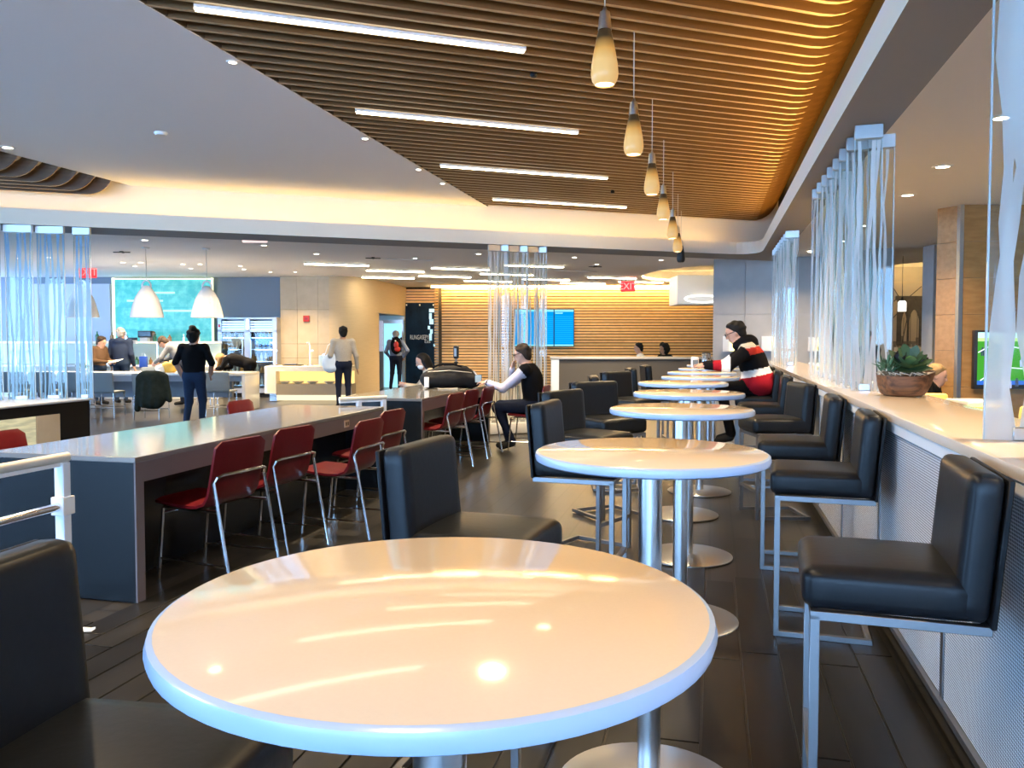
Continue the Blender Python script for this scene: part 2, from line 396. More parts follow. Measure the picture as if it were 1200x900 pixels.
# ------------------------------------------------------------------ far left back wall, stone wall, curved wall, doors
MY = Matrix.Rotation(YAW, 4, 'Z')
m = wpr(-24, U(329, 20.6), 20.6, 20.8, 0, 2.98); struct(m.build('wall_back_left', M_slate), 'slate blue wall behind the bar and the drinks cooler', 'wall')
m = wpr(U(40, 20.5), U(131, 20.5), 20.45, 20.6, 0, 2.8); struct(m.build('wall_bar_panel', M_lilac), 'pale lilac wall panel beside the teal backlit glass', 'wall')
stone = struct(link('wall_stone', None), 'limestone clad wall behind the buffet counter', 'wall')
u0, u1 = U(329, 20.3), U(387, 20.3)
m = wpr(u0, u1, 20.33, 20.6, 0, 2.98); m.build('backing', M_plenum, stone)
us = [u0, u0+.42, u1-.30, u1]; zs = [0, .95, 1.3, 2.15, 2.98]
for i in range(3):
    for j in range(4):
        m = wpr(us[i]+.003, us[i+1]-.003, 20.3, 20.34, zs[j]+.003, zs[j+1]-.003); m.build('stone_panel', M_stone, stone)
cpts = [(386, 20.25), (398, 20.25), (410, 20.4), (422, 20.7), (432, 21.1), (440, 21.5)]
P = [(U(x, d), d) for x, d in cpts]
m = MB(); m.prism(P+[(P[-1][0]+.02, 22.0), (P[0][0], 22.0)], 0, 2.98, MY)
struct(m.build('wall_curved', M_stucco, smooth=True), 'curved beige wall beside the doorway', 'wall')
dp = [(440, 21.5), (452, 22.4), (463, 23.3), (474, 24.3)]; P = [(U(x, d), d) for x, d in dp]
m = MB(); m.prism(P+[(P[-1][0]+.02, 24.6), (P[0][0], 24.6)], 2.12, 2.98, MY)
struct(m.build('wall_over_door', M_stucco, smooth=True), 'beige wall continuing over the doorway', 'wall')
dr = struct(link('door_1', None), 'open doorway with pale blue light and stacked light panels', 'door')
m = wpr(U(440, 24.3), U(474, 24.3), 24.3, 24.4, 0, 2.12); m.build('door_back', mat('door_white', (.70,.78,.82), .4), dr)
m = wpr(U(449, 24), U(472, 24), 23.95, 24.0, 0, H(378, 24)); m.build('door_leaf', mat('door_glass_cyan', (.25,.62,.75), .15, emit=(.35,.8,1), es=.6), dr)
m = wpr(U(448, 23.9), U(450, 23.9), 23.85, 24.05, 0, H(376, 23.9)); wpr(U(471, 23.9), U(473, 23.9), 23.85, 24.05, 0, H(376, 23.9), m); wpr(U(448, 23.9), U(473, 23.9), 23.85, 24.05, H(379, 23.9), H(375, 23.9), m); m.build('door_frame', M_steel, dr)
for k in range(5):
    y = 376+k*7.2; m = wpr(U(441, 23.6), U(448.5, 23.6), 23.6, 23.65, H(y+6.6, 23.6), H(y, 23.6)); m.build('light_panel', mat('lilac_panel', (.55,.56,.68), .4, emit=(.7,.75,1), es=.25), dr)
m = wpr(U(441, 23.5), U(449, 23.5), 23.5, 23.6, 0, H(412, 23.5)); m.build('dark_panel', M_slate, dr)
# timber slat wall with header, black glazed panel
ww = struct(link('wall_timber', None), 'warm timber wall of horizontal slats behind the flight screens', 'wall')
m = wpr(U(514, 24.1), U(845, 24.1), 24.12, 24.3, 0, 2.98); wpr(U(470, 24.6), U(512, 24.6), 24.65, 24.9, 2.3, 2.98, m); m.build('backing', M_plenum, ww)
NS = 34; ph = 2.9/NS; random.seed(11)
for i in range(NS):
    z = .04+i*ph; x = U(509, 24); xe = U(842, 24); first = True
    while x < xe-.05:
        l = random.uniform(1.6, 3.8); e = min(x+l, xe); m = MB()
        dd = random.uniform(0, .012)
        if first:
            m.box(x+.5, e-.002, 24+dd, 24.1, z, z+ph*.70, MY)
            pts = [(x-.03, 24.34), (x+.1, 24.2), (x+.28, 24.07), (x+.5, 24.0+dd)]
            for p, q in zip(pts[:-1], pts[1:]): m.prism([p, q, (q[0]+.02, q[1]+.07), (p[0]+.02, p[1]+.07)], z, z+ph*.70, MY)
            first = False
        else: m.box(x+.002, e-.002, 24+dd, 24.1, z, z+ph*.70, MY)
        m.build('timber_slat', M_oakwall, ww); x = e
    if z > 2.3:
        m = wpr(U(472, 24.55), U(511, 24.4), 24.55, 24.63, z, z+ph*.70); m.build('timber_slat', M_oakwall, ww)
m = MB()
for i in range(28): wpr(U(472.5, 24.5), U(475.5, 24.5), 24.45, 24.55, .05+i*.08, .05+i*.08+.055, m)
m.build('timber_edge', M_oakwall, ww)
m = wpr(U(505, 23.7), U(840, 23.7), 23.85, 23.9, 2.93, 2.955); m.build('wall_wash_strip', emis('wash_led', (1.0,.66,.24), 60), ww)
pn = struct(link('door_2', None), 'tall black glazed panel with white lettering beside the timber wall', 'door')
m = wpr(U(475.5, 24.4), U(510.5, 24.4), 24.4, 24.45, 0, H(355, 24.4)); m.build('glazed_panel', mat('black_glass', (.003,.005,.009), .4, spec=.08, noise=((2,2,1.2), .2, (.012,.035,.07))), pn)
m = MB()
for px in (476.5, 492, 508): m.box(U(px-.7, 24.35), U(px+.7, 24.35), 24.36, 24.4, H(358.5, 24.35), H(356.5, 24.35), MY)
m.build('fixing', M_white, pn)
text_mesh('RUNGASEPYEE', .24, 'lettering', M_white, pn, MY @ Matrix.Translation((U(493.5, 24.37), 24.37, H(395.5, 24.37))) @ FACE @ Matrix.Diagonal((.42,.8,1,1)))
text_mesh('Eas', .2, 'lettering', M_white, pn, MY @ Matrix.Translation((U(501, 24.37), 24.37, H(400, 24.37))) @ FACE @ Matrix.Diagonal((.7,.8,1,1)))
m = MB()
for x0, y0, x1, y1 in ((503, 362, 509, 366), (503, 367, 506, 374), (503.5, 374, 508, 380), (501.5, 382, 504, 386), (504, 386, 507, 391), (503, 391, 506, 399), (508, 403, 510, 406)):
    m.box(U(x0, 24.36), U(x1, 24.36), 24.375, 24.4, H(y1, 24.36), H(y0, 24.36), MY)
m.build('window_reflector', mat('pale_cyan_print', (.45,.75,.85), .4, emit=(.5,.85,1), es=.5), pn)  # small glowing pale cyan rectangles on the black panel
# half wall in front of the timber wall
hw = struct(link('wall_half', None), 'low grey partition wall behind the last tables with white end post', 'wall')
m = wpr(U(655, 18), U(834, 18), 18, 18.15, 0, H(421, 18)); m.build('partition_panel', mat('grey_felt', (.085,.08,.075), .8, spec=.2), hw)
m = wpr(U(645, 18), U(836, 18), 17.96, 18.2, H(421, 18), H(418, 18)); m.build('cap', mat('cap_grey', (.42,.40,.38), .4), hw, bevel=.005)
m = wpr(U(646, 18), U(655, 18), 17.97, 18.2, 0, H(421, 18)); m.build('end_post', mat('end_post_white', (.62,.72,.82), .4), hw)
# grey concrete wall with glowing niches (faces the tables)
gc = struct(link('wall_grey', None), 'grey concrete panel wall with glowing niches', 'wall')
m = MB(); m.box(.03, 2.1, 16.54, 17.4, 0, 2.99); m.build('backing', M_concrete, gc)
xs = [.02, .62, 1.36, 2.1]; zs = [0, .95, 1.9, 2.97]
for i in range(3):
    for j in range(3): m = MB(); m.box(xs[i]+.004, xs[i+1]-.004, 16.5, 16.545, zs[j]+.004, zs[j+1]-.004); m.build('concrete_panel', M_concrete, gc)
for px, py0, py1, wd in ((846, 394, 412, 22), (887, 394, 411, 26), (935, 395, 411, 18), (936, 424, 436, 18)):
    x = (px-834)/FPX*16.4/.97; w_ = wd/FPX*16.3
    m = MB(); m.box(x, x+w_, 16.42, 16.5, H(py1, 16.1), H(py0, 16.1)); m.build('niche_frame', M_white, gc)
    m = MB(); m.box(x+w_*.35, x+w_-.02, 16.405, 16.43, H(py1, 16.1)+.02, H(py0, 16.1)-.02); m.build('niche_light', emis('niche_glow', (1.0,.80,.30), 2.2), gc)
    m = MB(); m.lathe([(.05, 0), (.055, .06), (.02, .12), (.03, .17)], 8, (x+w_*.7, 16.36, H(py1, 16.1)+.02)); m.build('ornament', M_oakpanel, gc)
# white bulkhead with oval lamp ring
bk = struct(link('ceiling_bulkhead', None), 'white angular bulkhead hanging by the timber wall', 'bulkhead')
m = wpr(U(793, 20), U(842, 20), 20, 21, H(357, 20), 2.98); m.build('bulkhead_box', M_white, bk, bevel=.01)
m = MB(); n = 32; pts = [(U(822, 19.9)+.42*math.cos(2*math.pi*i/n), 19.85+.05*math.sin(2*math.pi*i/n), H(350.5, 19.9)+.085*math.sin(2*math.pi*i/n)) for i in range(n+1)]
m.tube([MY @ Vector(p) for p in pts], .022, 6); m.build('oval_ring', emis('ring_lamp', (1,.95,.85), 1.5), bk)
# columns beyond the counter
def column(px0, px1, d, name, label, mt, dep=.7):
    c_ = struct(link(name, None), label, 'column')
    u0, u1 = U(px0, d), U(px1, d)
    m = wpr(u0+.01, u1-.01, d+.03, d+dep, 0, 2.99); m.build('core', mt, c_)
    for z0, z1 in ((0, 1.0), (1.0, 2.0), (2.0, 2.985)): m = wpr(u0, u1, d, d+.04, z0+.004, z1-.004); m.build('cladding_panel', mt, c_)
column(1018, 1046, 14.2, 'column_grey', 'grey clad column left of the bridge mural', M_concrete)
column(1092, 1125, 13.6, 'column_grey', 'grey clad column right of the bridge mural', M_concrete, .38)
# oak tv wall
tw = struct(link('wall_oak', None), 'oak panelled wall carrying the football television', 'wall')
d = 9.6
m = wpr(U(1127, d), U(1420, d), d+.05, d+.6, 0, 2.99); m.build('core', M_plenum, tw)
for j in range(7):
    m = wpr(U(1126, d), U(1420, d), d, d+.05, j*.427+.002, j*.427+.425); m.build('oak_panel', M_oakpanel, tw)
    m = MB(); m.prism([(U(1111, d), d+.30), (U(1122, d), d+.06), (U(1122, d)+.05, d+.10), (U(1111, d)+.05, d+.40)], j*.427+.002, j*.427+.425, MY); m.build('oak_panel', M_oakpanel, tw)
m = wpr(U(1121.5, d), U(1126, d), d-.01, d+.06, 0, 2.99); m.build('corner_trim', mat('satin_alu', (.7,.7,.7), .3, 1), tw)
# ================================================================== ROUND TABLES
RT = .358
def make_table():
    t = thing('round_table', '', 'table')
    m = MB(); prof = [(0, 1.040), (RT-.012, 1.040), (RT-.003, 1.045), (RT, 1.055), (RT-.003, 1.066), (RT-.010, 1.070), (0, 1.070)]
    m.lathe(prof, 72, close=False); m.m = [1 if 72 <= k < 72*5 else 0 for k in range(len(m.f))]; m.build('table_top', [M_quartz, M_qedge_daylit], t, smooth=True)
    m = MB(); m.lathe([(.036, .015), (.036, 1.04)], 24); m.build('pole', M_steel, t, smooth=True)
    m = MB(); m.lathe([(0, 0), (.29, 0), (.29, .006), (.27, .014), (.05, .018), (0, .018)], 48, close=False); m.build('base', M_steel, t, smooth=True)
    m = MB(); m.box(-.2, .2, -.03, .03, 1.03, 1.04); m.box(-.03, .03, -.2, .2, 1.03, 1.04); m.build('bracket', M_black, t)
    return t
tabs = [(-.347,1.012),(-.18,2.54),(-.145,4.16),(-.143,5.41),(-.222,6.69),(-.10,7.75),(-.10,8.85),(-.03,9.95),(.03,11.3)]
tlab = ['large white round bar table with light strips mirrored in its top', 'white round bar table eighth from the grey partition, near the upright stool back', 'white round bar table seventh from the grey partition',
        'white round bar table sixth from the grey partition', 'white round bar table fifth from the grey partition, shifted toward the red chairs', 'white round bar table fourth from the grey partition', 'white round bar table third from the grey partition, by the striped jacket',
        'white round bar table with the silver canister, second from the grey partition', 'white round bar table closest to the grey partition']
tp = make_table()
for i, (x, y) in enumerate(tabs):
    o = tp if i == 0 else copy_tree(tp)
    o.location = (x, y, 0); tag(o, tlab[i], 'table', 'round tables in a row')
# ================================================================== LEATHER BAR STOOLS (face +x)
def make_stool():
    t = thing('bar_stool', '', 'stool'); W = .43; hx = .235
    m = MB(); m.cushion(.02, 0, .735, .44, W, .115, .035, .012, 10); m.build('seat', M_leather, t, smooth=True)
    Mb = Matrix.Translation((-.175, 0, .68)) @ Matrix.Rotation(R(-5), 4, 'Y')
    m = MB(); m.cushion(0, 0, .195, .085, W, .39, .028, 0, 10, Mb); m.build('backrest', M_leather, t, smooth=True)
    m = MB(); m.box(-.056, -.042, -W/2-.004, W/2+.004, -.005, .385, Mb); m.build('back_panel', M_black, t, bevel=.003, seg=1)
    q = .026; yl = W/2-.02
    for s in (-1, 1):
        m = MB(); m.box(.205-q/2, .205+q/2, s*yl-q/2, s*yl+q/2, 0, .665); m.build('leg', M_darksteel, t, bevel=.002, seg=1)
    m = MB()
    for s in (-1, 1): m.box(-.225, .218, s*yl-q/2, s*yl+q/2, .650, .676)
    m.box(.205-q/2, .205+q/2, -yl, yl, .650, .676); m.box(-.225, -.2, -yl, yl, .650, .676); m.build('seat_frame', M_darksteel, t, bevel=.002, seg=1)
    m = MB(); m.box(.205-q/2, .205+q/2, -yl, yl, .21, .21+q); m.build('footrest', M_darksteel, t, bevel=.002, seg=1)
    m = MB()
    for s in (-1, 1): m.box(-.22, .205, s*yl-q/2, s*yl+q/2, 0, q)
    m.box(-.22, -.22+q, -yl, yl, 0, q); m.build('base_frame', M_darksteel, t, bevel=.002, seg=1)
    return t
stools = [ # x, y, deg, label
 (-.895, 1.00, 4, 'black leather bar stool at the first round table, cut by the frame'),
 (-.755, 2.60, -6, 'black leather bar stool with broad upright back between the first and second round tables'),
 (-.69, 4.45, -4, 'black leather bar stool showing its chrome base frame beside the second round table'),
 (-.80, 5.42, -24, 'black leather bar stool turned edge-on beside the third round table'),
 (-.80, 6.55, -48, 'black leather bar stool turned to show its front, beside the fourth round table'),
 (-.88, 7.75, 10, 'black leather bar stool edge-on beside the fifth round table'),
 (-.82, 8.70, -34, 'black leather bar stool with lit top edge beside the sixth round table'),
 (-.74, 10.0, 12, 'narrow looking black leather bar stool by the partition, before the last one'),
 (-.65, 11.1, 14, 'black leather bar stool tallest looking against the grey partition'),
 (0.500, 2.52, 176, 'large black leather bar stool with its back against the perforated counter panel'),
 (0.530, 4.22, 176, 'black leather bar stool second along the counter'),
 (0.530, 5.38, 177, 'black leather bar stool third along the counter, overlapped by the second'),
 (.50, 6.85, 196, 'black leather bar stool twisted edge-on along the counter'),
 (.49, 8.25, 178, 'black leather bar stool next to the striped jacket'),
 (.50, 9.45, 178, 'black leather bar stool under the man in the striped jacket'),
 (.52, 10.9, 178, 'black leather bar stool behind the man in the striped jacket')]
sp = make_stool()
for i, (x, y, a, l) in enumerate(stools):
    o = sp if i == 0 else copy_tree(sp)
    o.location = (x, y, 0); o.rotation_euler = (0, 0, R(a)); tag(o, l, 'stool', 'black leather bar stools')
# ================================================================== COUNTER
ct = thing('counter', 'long white topped counter with perforated metal front', 'counter', (0,0,0))
def perf_mat():
    m = bpy.data.materials.new('perforated_metal'); m.use_nodes = True; nt = m.node_tree; N = nt.nodes; L = nt.links; p = N['Principled BSDF']
    p.inputs['Metallic'].default_value = .15; p.inputs['Roughness'].default_value = .38
    tc = N.new('ShaderNodeTexCoord'); sp_ = N.new('ShaderNodeSeparateXYZ'); L.new(tc.outputs['Object'], sp_.inputs[0])
    def M2(op, a, b=None):
        n = N.new('ShaderNodeMath'); n.operation = op
        for i, v in enumerate((a, b)):
            if v is None: continue
            if isinstance(v, (int, float)): n.inputs[i].default_value = v
            else: L.new(v, n.inputs[i])
        return n.outputs[0]
    k = 2*math.pi/.021
    s1 = M2('SINE', M2('MULTIPLY', M2('ADD', sp_.outputs['Y'], sp_.outputs['Z']), k)); s2 = M2('SINE', M2('MULTIPLY', M2('SUBTRACT', sp_.outputs['Y'], sp_.outputs['Z']), k))
    h = M2('GREATER_THAN', M2('MULTIPLY', s1, s2), .12)
    mx = N.new('ShaderNodeMix'); mx.data_type = 'RGBA'; L.new(h, mx.inputs[0])
    mx.inputs[6].default_value = (.90,.92,.95,1); mx.inputs[7].default_value = (.09,.10,.12,1); L.new(mx.outputs[2], p.inputs['Base Color'])
    return m
M_perf = perf_mat()
XC = .82; Y1C = 13.6
m = MB(); m.box(XC-.02, 1.29, -1.5, Y1C, 1.035, 1.075); m.build('counter_top', M_quartz, ct, bevel=.004)
m = MB(); m.box(XC+.03, 1.26, -1.5, Y1C, .1, 1.035); m.build('carcass', mat('carcass_grey', (.25,.26,.28), .6), ct)
m = MB(); m.box(XC-.01, XC+.03, -1.5, Y1C, .985, 1.035); m.build('top_rail', mat('rail_pale', (.86,.88,.90), .35), ct, bevel=.003, seg=1)
m = MB(); m.box(XC+.05, 1.22, -1.5, Y1C, 0, .1); m.build('toe_kick', M_black, ct)
m = MB(); m.box(XC-.015, XC+.02, -1.5, Y1C, .09, .115); m.build('base_rail', M_darksteel, ct)
ys = [-1.5+i*1.175 for i in range(14)]
for a, b in zip(ys[:-1], ys[1:]):
    m = MB(); m.box(XC+.005, XC+.02, a+.022, min(b, Y1C)-.022, .118, .983); m.build('perforated_panel', M_perf, ct)
for a in ys[1:]:
    if a < Y1C: m = MB(); m.box(XC+.0, XC+.03, a-.018, a+.018, .115, .985); m.build('stile', M_darksteel, ct)
# ================================================================== COMMUNAL TABLES WITH RED CHAIRS
def communal(y0, y1, label, outlets):
    t = thing('communal_table', label, 'table', (-3.46, y0, 0)); L = y1-y0; hw = .48
    m = MB(); m.box(-hw, hw, 0, L, .755, .785); m.build('table_top', M_darktop, t, bevel=.003, seg=1)
    m = MB(); m.box(-hw+.005, hw-.012, .005, .07, 0, .755); m.build('end_panel', M_charcoal, t)
    m = MB(); m.box(-hw+.005, hw-.012, L-.07, L-.005, 0, .755); m.build('end_panel', M_charcoal, t)
    tm = mat('taupe_frame', (.15,.125,.125), .4, spec=.3)
    for s in (-1, 1):
        x0, x1 = (hw-.012, hw-.002) if s > 0 else (-hw+.002, -hw+.012)
        m = MB(); m.box(x0, x1, .004, L-.004, .645, .755); m.build('apron', tm, t)
        for yy in (.004, L-.069): m = MB(); m.box(x0, x1, yy, yy+.065, 0, .645); m.build('end_stile', tm, t)
    m = MB(); m.box(-.12, .12, .07, L-.07, 0, .74); m.build('centre_panel', M_charcoal, t)
    for yy in outlets:
        m = MB(); m.box(hw-.003, hw+.004, yy, yy+.09, .675, .735); o = m.build('outlet', M_stone, t, bevel=.002, seg=1)
        m = MB()
        for k in (.02, .055): m.box(hw+.003, hw+.006, yy+k, yy+k+.018, .69, .72)
        m.build('socket', M_black, o)
    return t
communal(3.72, 7.12, 'long grey topped communal table with dark glossy end panel, four red chairs along it', [.9, 2.55])
communal(8.16, 10.9, 'grey topped communal table carrying the black bag', [1.2])
def make_red_chair():                                  # faces +x, origin under the seat
    t = thing('red_chair', '', 'chair'); W = .43
    prof = [(.21, .455), (.20, .470), (.10, .462), (-.02, .452), (-.11, .455), (-.165, .475), (-.195, .52), (-.215, .60), (-.235, .70), (-.255, .80), (-.262, .835)]
    pts = [Vector((p[0], 0, p[1])) for p in prof]; vs = []; fs = []; ny = 8; n = len(pts)
    hw = []
    for i in range(n):
        e = min(sum((pts[j]-pts[j-1]).length for j in range(1, i+1)), sum((pts[j]-pts[j-1]).length for j in range(i+1, n)))
        hw.append(W/2-(.05-math.sqrt(max(0, .05**2-(.05-e)**2)) if e < .05 else 0))
    for side in (1, -1):
        for i in range(n):
            tg = (pts[min(i+1, n-1)]-pts[max(i-1, 0)]).normalized(); nm = Vector((tg.z, 0, -tg.x))
            for j in range(ny+1):
                y = (j/ny*2-1); th = .019*(1-.6*abs(y)**6)
                if i in (0, n-1): th *= .4
                vs.append(pts[i]-nm*side*th+Vector((0, y*hw[i], 0)))
    o2 = n*(ny+1)
    for i in range(n-1):
        for j in range(ny):
            a = i*(ny+1)+j; fs.append((a, a+1, a+ny+2, a+ny+1)); fs.append((o2+a+ny+1, o2+a+ny+2, o2+a+1, o2+a))
        for j, fl in ((0, 1), (ny, 0)):
            a = i*(ny+1)+j; b = a+ny+1; q = (a, b, o2+b, o2+a); fs.append(q if fl else q[::-1])
    for i in (0, n-1):
        for j in range(ny): a = i*(ny+1)+j; q = (a, a+1, o2+a+1, o2+a); fs.append(q[::-1] if i == 0 else q)
    m = MB(); m.add(vs, fs); m.build('shell', M_red, t, smooth=True)
    r = .010; y = W/2-.01
    rear = [(-.36, -y-.012, .01), (-.245, -y-.012, .60), (-.262, -y+.0, .635), (-.268, -y+.035, .645), (-.268, y-.035, .645), (-.262, y, .635), (-.245, y+.012, .60), (-.36, y+.012, .01)]
    m = MB(); m.tube(rear, r, 8); m.build('rear_leg_hoop', M_chrome, t, smooth=True)
    for s in (-1, 1):
        m = MB(); m.tube([(.20, s*(y-.02), .01), (.16, s*(y-.02), .43), (.10, s*(y-.02), .44), (-.27, s*(y+.01), .44)], r, 8); m.build('front_leg', M_chrome, t, smooth=True)
        m = MB(); m.tube([(.19, s*(y-.02), .13), (-.335, s*(y+.01), .13)], .007, 6); m.build('side_rail', M_chrome, t, smooth=True)
    m = MB(); m.tube([(.165, -y+.02, .40), (.165, y-.02, .40)], .008, 6); m.build('seat_bar', M_chrome, t, smooth=True)
    return t
reds = [(-2.93, 4.28, 172, 'red leather chair nearest the dark end panel of the long communal table'),
        (-2.93, 4.92, 172, 'red leather chair second along the long communal table'),
        (-2.66, 5.50, 176, 'red leather chair pulled out from the table edge showing its seat'),
        (-2.80, 6.30, 174, 'red leather chair half hidden at the far end of the long communal table'),
        (-4.12, 4.20, 0, 'red leather chair on the other side of the long communal table beside the handrail'),
        (-4.10, 6.9, 0, 'red leather chair corner behind the far handrail'),
        (-2.93, 8.42, 174, 'red leather chair beside the black bag table, first of three'),
        (-2.93, 9.02, 174, 'red leather chair beside the black bag table, middle of three'),
        (-2.90, 9.62, 176, 'red leather chair beside the black bag table, next to the man in the vest'),
        (-2.28, 10.1, 180, 'red leather chair the man in the vest sits on')]
rp = make_red_chair()
for i, (x, y, a, l) in enumerate(reds):
    o = rp if i == 0 else copy_tree(rp)
    o.location = (x, y, 0); o.rotation_euler = (0, 0, R(a)); tag(o, l, 'chair', 'red leather chairs')
# handrails at the table ends
def handrail(px, py, d, L, label, rz=0):
    e = F(U(px, d), d); zt = H(py, d); t = thing('handrail', label, 'handrail', (e.x, e.y, 0), rz)
    m = MB(); m.tube([(0, .03, zt), (0, .015, zt), (0, -L, zt)], .022, 12); m.build('top_rail', mat('rail_wood_pale', (.66,.60,.50), .35), t, smooth=True)
    m = MB(); m.box(-.012, .012, -L, 0, zt-.035, zt-.018); m.build('rail_plate', M_whitegl, t)
    m = MB(); m.tube([(.005, 0, zt-.21), (.005, -L, zt-.21)], .018, 10); m.build('lower_rail', M_chrome, t, smooth=True)
    for yy in (0, -L+.2): m = MB(); m.box(-.024, .024, yy-.022, yy+.022, 0, zt-.02); m.build('post', mat('post_white', (.72,.75,.80), .35), t, bevel=.003, seg=1)
    m = MB(); m.box(-.034, .034, -.034, .034, zt-.25, zt-.17); m.build('collar', M_whitegl, t, bevel=.003, seg=1)
handrail(70, 537, 3.55, 1.9, 'pale tubular handrail with white post in front of the dark end panel')
handrail(449, 466, 8.0, .46, 'pale tubular handrail with white post between the two communal tables', R(-42))
# ================================================================== PENDANTS OVER THE TABLES
def make_pendant():
    t = thing('pendant_lamp', '', 'lamp')
    pr = [(.030, .262), (.036, .24), (.050, .17), (.062, .10), (.066, .055), (.060, .025), (.046, .004)]
    m = MB(); m.lathe(pr, 24, close=False); m.build('shade', [MATS['shade_glass']], t, smooth=True)
    m = MB(); m.lathe([(.0, .012), (.046, .010)], 24, close=False); m.build('diffuser', emis('pendant_glow', (1.0,.86,.55), 4), t)
    m = MB(); m.lathe([(.033, .262), (.030, .30), (.024, .345), (.012, .352), (.006, .37)], 20); m.build('cap', M_steel, t, smooth=True)
    m = MB(); m.tube([(0, 0, .36), (0, 0, .80)], .0035, 6); m.build('cord', mat('cord_grey', (.5,.48,.45), .5), t)
    return t
mat('shade_glass', (.80,.55,.24), .3, spec=.3, emit=(1.0,.58,.18), es=.62)
def shade_nodes():                                     # smoky dark band at the top of the amber shade
    m = MATS['shade_glass']; nt = m.node_tree; N = nt.nodes; L = nt.links; p = N['Principled BSDF']
    tc = N.new('ShaderNodeTexCoord'); s = N.new('ShaderNodeSeparateXYZ'); L.new(tc.outputs['Object'], s.inputs[0])
    cr = N.new('ShaderNodeValToRGB'); L.new(s.outputs['Z'], cr.inputs[0])
    e = cr.color_ramp.elements; e[0].position = .11; e[0].color = (.50,.29,.10,1); e[1].position = .225; e[1].color = (.03,.018,.008,1)
    q = e.new(.165); q.color = (.42,.20,.045,1)
    L.new(cr.outputs[0], p.inputs['Base Color']); L.new(cr.outputs[0], p.inputs['Emission Color'])
shade_nodes()
pp = make_pendant(); pl = ['first amber glass pendant in the row, hanging largest over the tables', 'second amber glass pendant in the row', 'third amber glass pendant in the row', 'fourth amber glass pendant in the row', 'fifth amber glass pendant, in front of the lit cove', 'sixth amber glass pendant, against the soffit', 'last pendant in the row, dark against the soffit']
for i, dd in enumerate((3.93, 5.40, 6.88, 8.30, 9.85, 11.35, 12.85)):
    px = (707, 741, 762.5, 776, 787, 793, 797)[i]; u = U(px, dd); v = F(u, dd)
    o = pp if i == 0 else copy_tree(pp)
    o.location = (v.x, v.y, 2.62); tag(o, pl[i], 'lamp', 'amber pendants over the tables')
    if i != 6:
        l = bpy.data.lights.new('pendant_light', 'SPOT'); l.energy = 36; l.color = (1.0,.74,.42); l.spot_size = R(130); l.spot_blend = .6; l.shadow_soft_size = .045
        link('lamp_light', l, o).location = (0, 0, -.02)
    if i == 6:
        for ch in o.children:
            if ch.name.startswith(('shade', 'diffuser')):
                ch.data = ch.data.copy(); ch.data.materials.clear(); ch.data.materials.append(M_blackp)

for y, l in ((2.45, 'amber glass pendant over the upright stool back'), (.98, 'amber glass pendant over the large table with mirrored light strips')):   # the row goes on over the first tables
    o = copy_tree(pp); o.location = (-.53, y, 2.62); tag(o, l, 'lamp', 'amber pendants over the tables')
# ================================================================== ETCHED GLASS SCREENS
ORD = ['first', 'second', 'third', 'fourth', 'fifth', 'sixth', 'seventh', 'eighth']
FIN = {}
def fin_parts(w, h, seed, em, n=5, wide=.03):
    rnd = random.Random(seed); th = .012
    m = MB(); m.box(-w/2, w/2, -th/2, th/2, 0, h-.09); g = m.mesh('glass'); g.materials.append(M_glass)
    m = MB()
    for s in (-1, 1): m.box(s*w/2-.003, s*w/2+.003, -th/2-.001, th/2+.001, 0, h-.09)
    e = m.mesh('glass_edge'); e.materials.append(M_gedge)
    m = MB()
    for k in range(n):
        x = -w/2+w*(k+.5)/n; K = 9; P = []
        for i in range(K+1):
            P.append((max(-w/2+.006, min(w/2-.006, x)), i/K*(h-.10), rnd.uniform(.5, 1)*wide*(.5 if rnd.random() < .25 else 1)))
            x += rnd.uniform(-.5, .5)*w/n*.9
        vs = []; fs = []
        for px, pz, pw in P: vs += [(max(-w/2, px-pw/2), 0, pz), (min(w/2, px+pw/2), 0, pz)]
        for i in range(K): fs.append((2*i, 2*i+1, 2*i+3, 2*i+2))
        m.add(vs, fs, T(0, -th/2-.0012-.0002*k, 0))
    c = m.mesh('etching'); c.materials.append(em)
    m = MB(); m.box(-w/2-.004, w/2+.004, -.03, .03, h-.09, h); b = m.mesh('bracket', .003, 1); b.materials.append(M_steel)
    m = MB(); m.box(-w*.22, w*.22, -.016, .016, 0, .045); f = m.mesh('foot', .003, 1); f.materials.append(M_steel)
    return [('glass', g), ('glass_edge', e), ('etching', c), ('bracket', b), ('foot', f)]
def fin(x, y, zb, rz, w, h, seed, em, label, group, n=5, wide=.03):
    key = (w, round(h, 2), seed, em.name, n, wide)
    if key not in FIN: FIN[key] = fin_parts(w, h, seed, em, n, wide)
    t = thing('glass_screen_panel', label, 'glass screen', (x, y, zb), rz, group)
    for nm, me in FIN[key]: link(nm, me, t)
    return t
for i in range(8): fin(.99+.0*i, 5.82+i*.335, 1.075, R(-4), .165, 1.745, i%4, M_etch, ORD[i]+' etched glass fin counting from the succulent bowl', 'glass fins beside the succulent bowl', 5, .026)
fin(1.125, 6.12, 1.075, R(-4), .165, 1.745, 5, M_etch, 'single etched glass fin set back from the screen by the succulent bowl', 'glass fins beside the succulent bowl', 4, .024)
for i in range(8): fin(1.0, 11.2+i*.33, 1.075, R(-4), .165, 1.745, i%4, M_etch, ORD[7-i]+' etched glass fin of the far counter screen counting from the grey wall', 'glass fins in the far counter screen', 5, .026)
for i in range(3): fin(1.055+.03*i, 3.06-i*.42, 1.075, R(-6), .30, 1.745, 20+i, M_etch, ORD[i]+' broad etched glass fin on the counter counting from the succulent bowl side', 'broad glass fins on the counter', 6, .075)
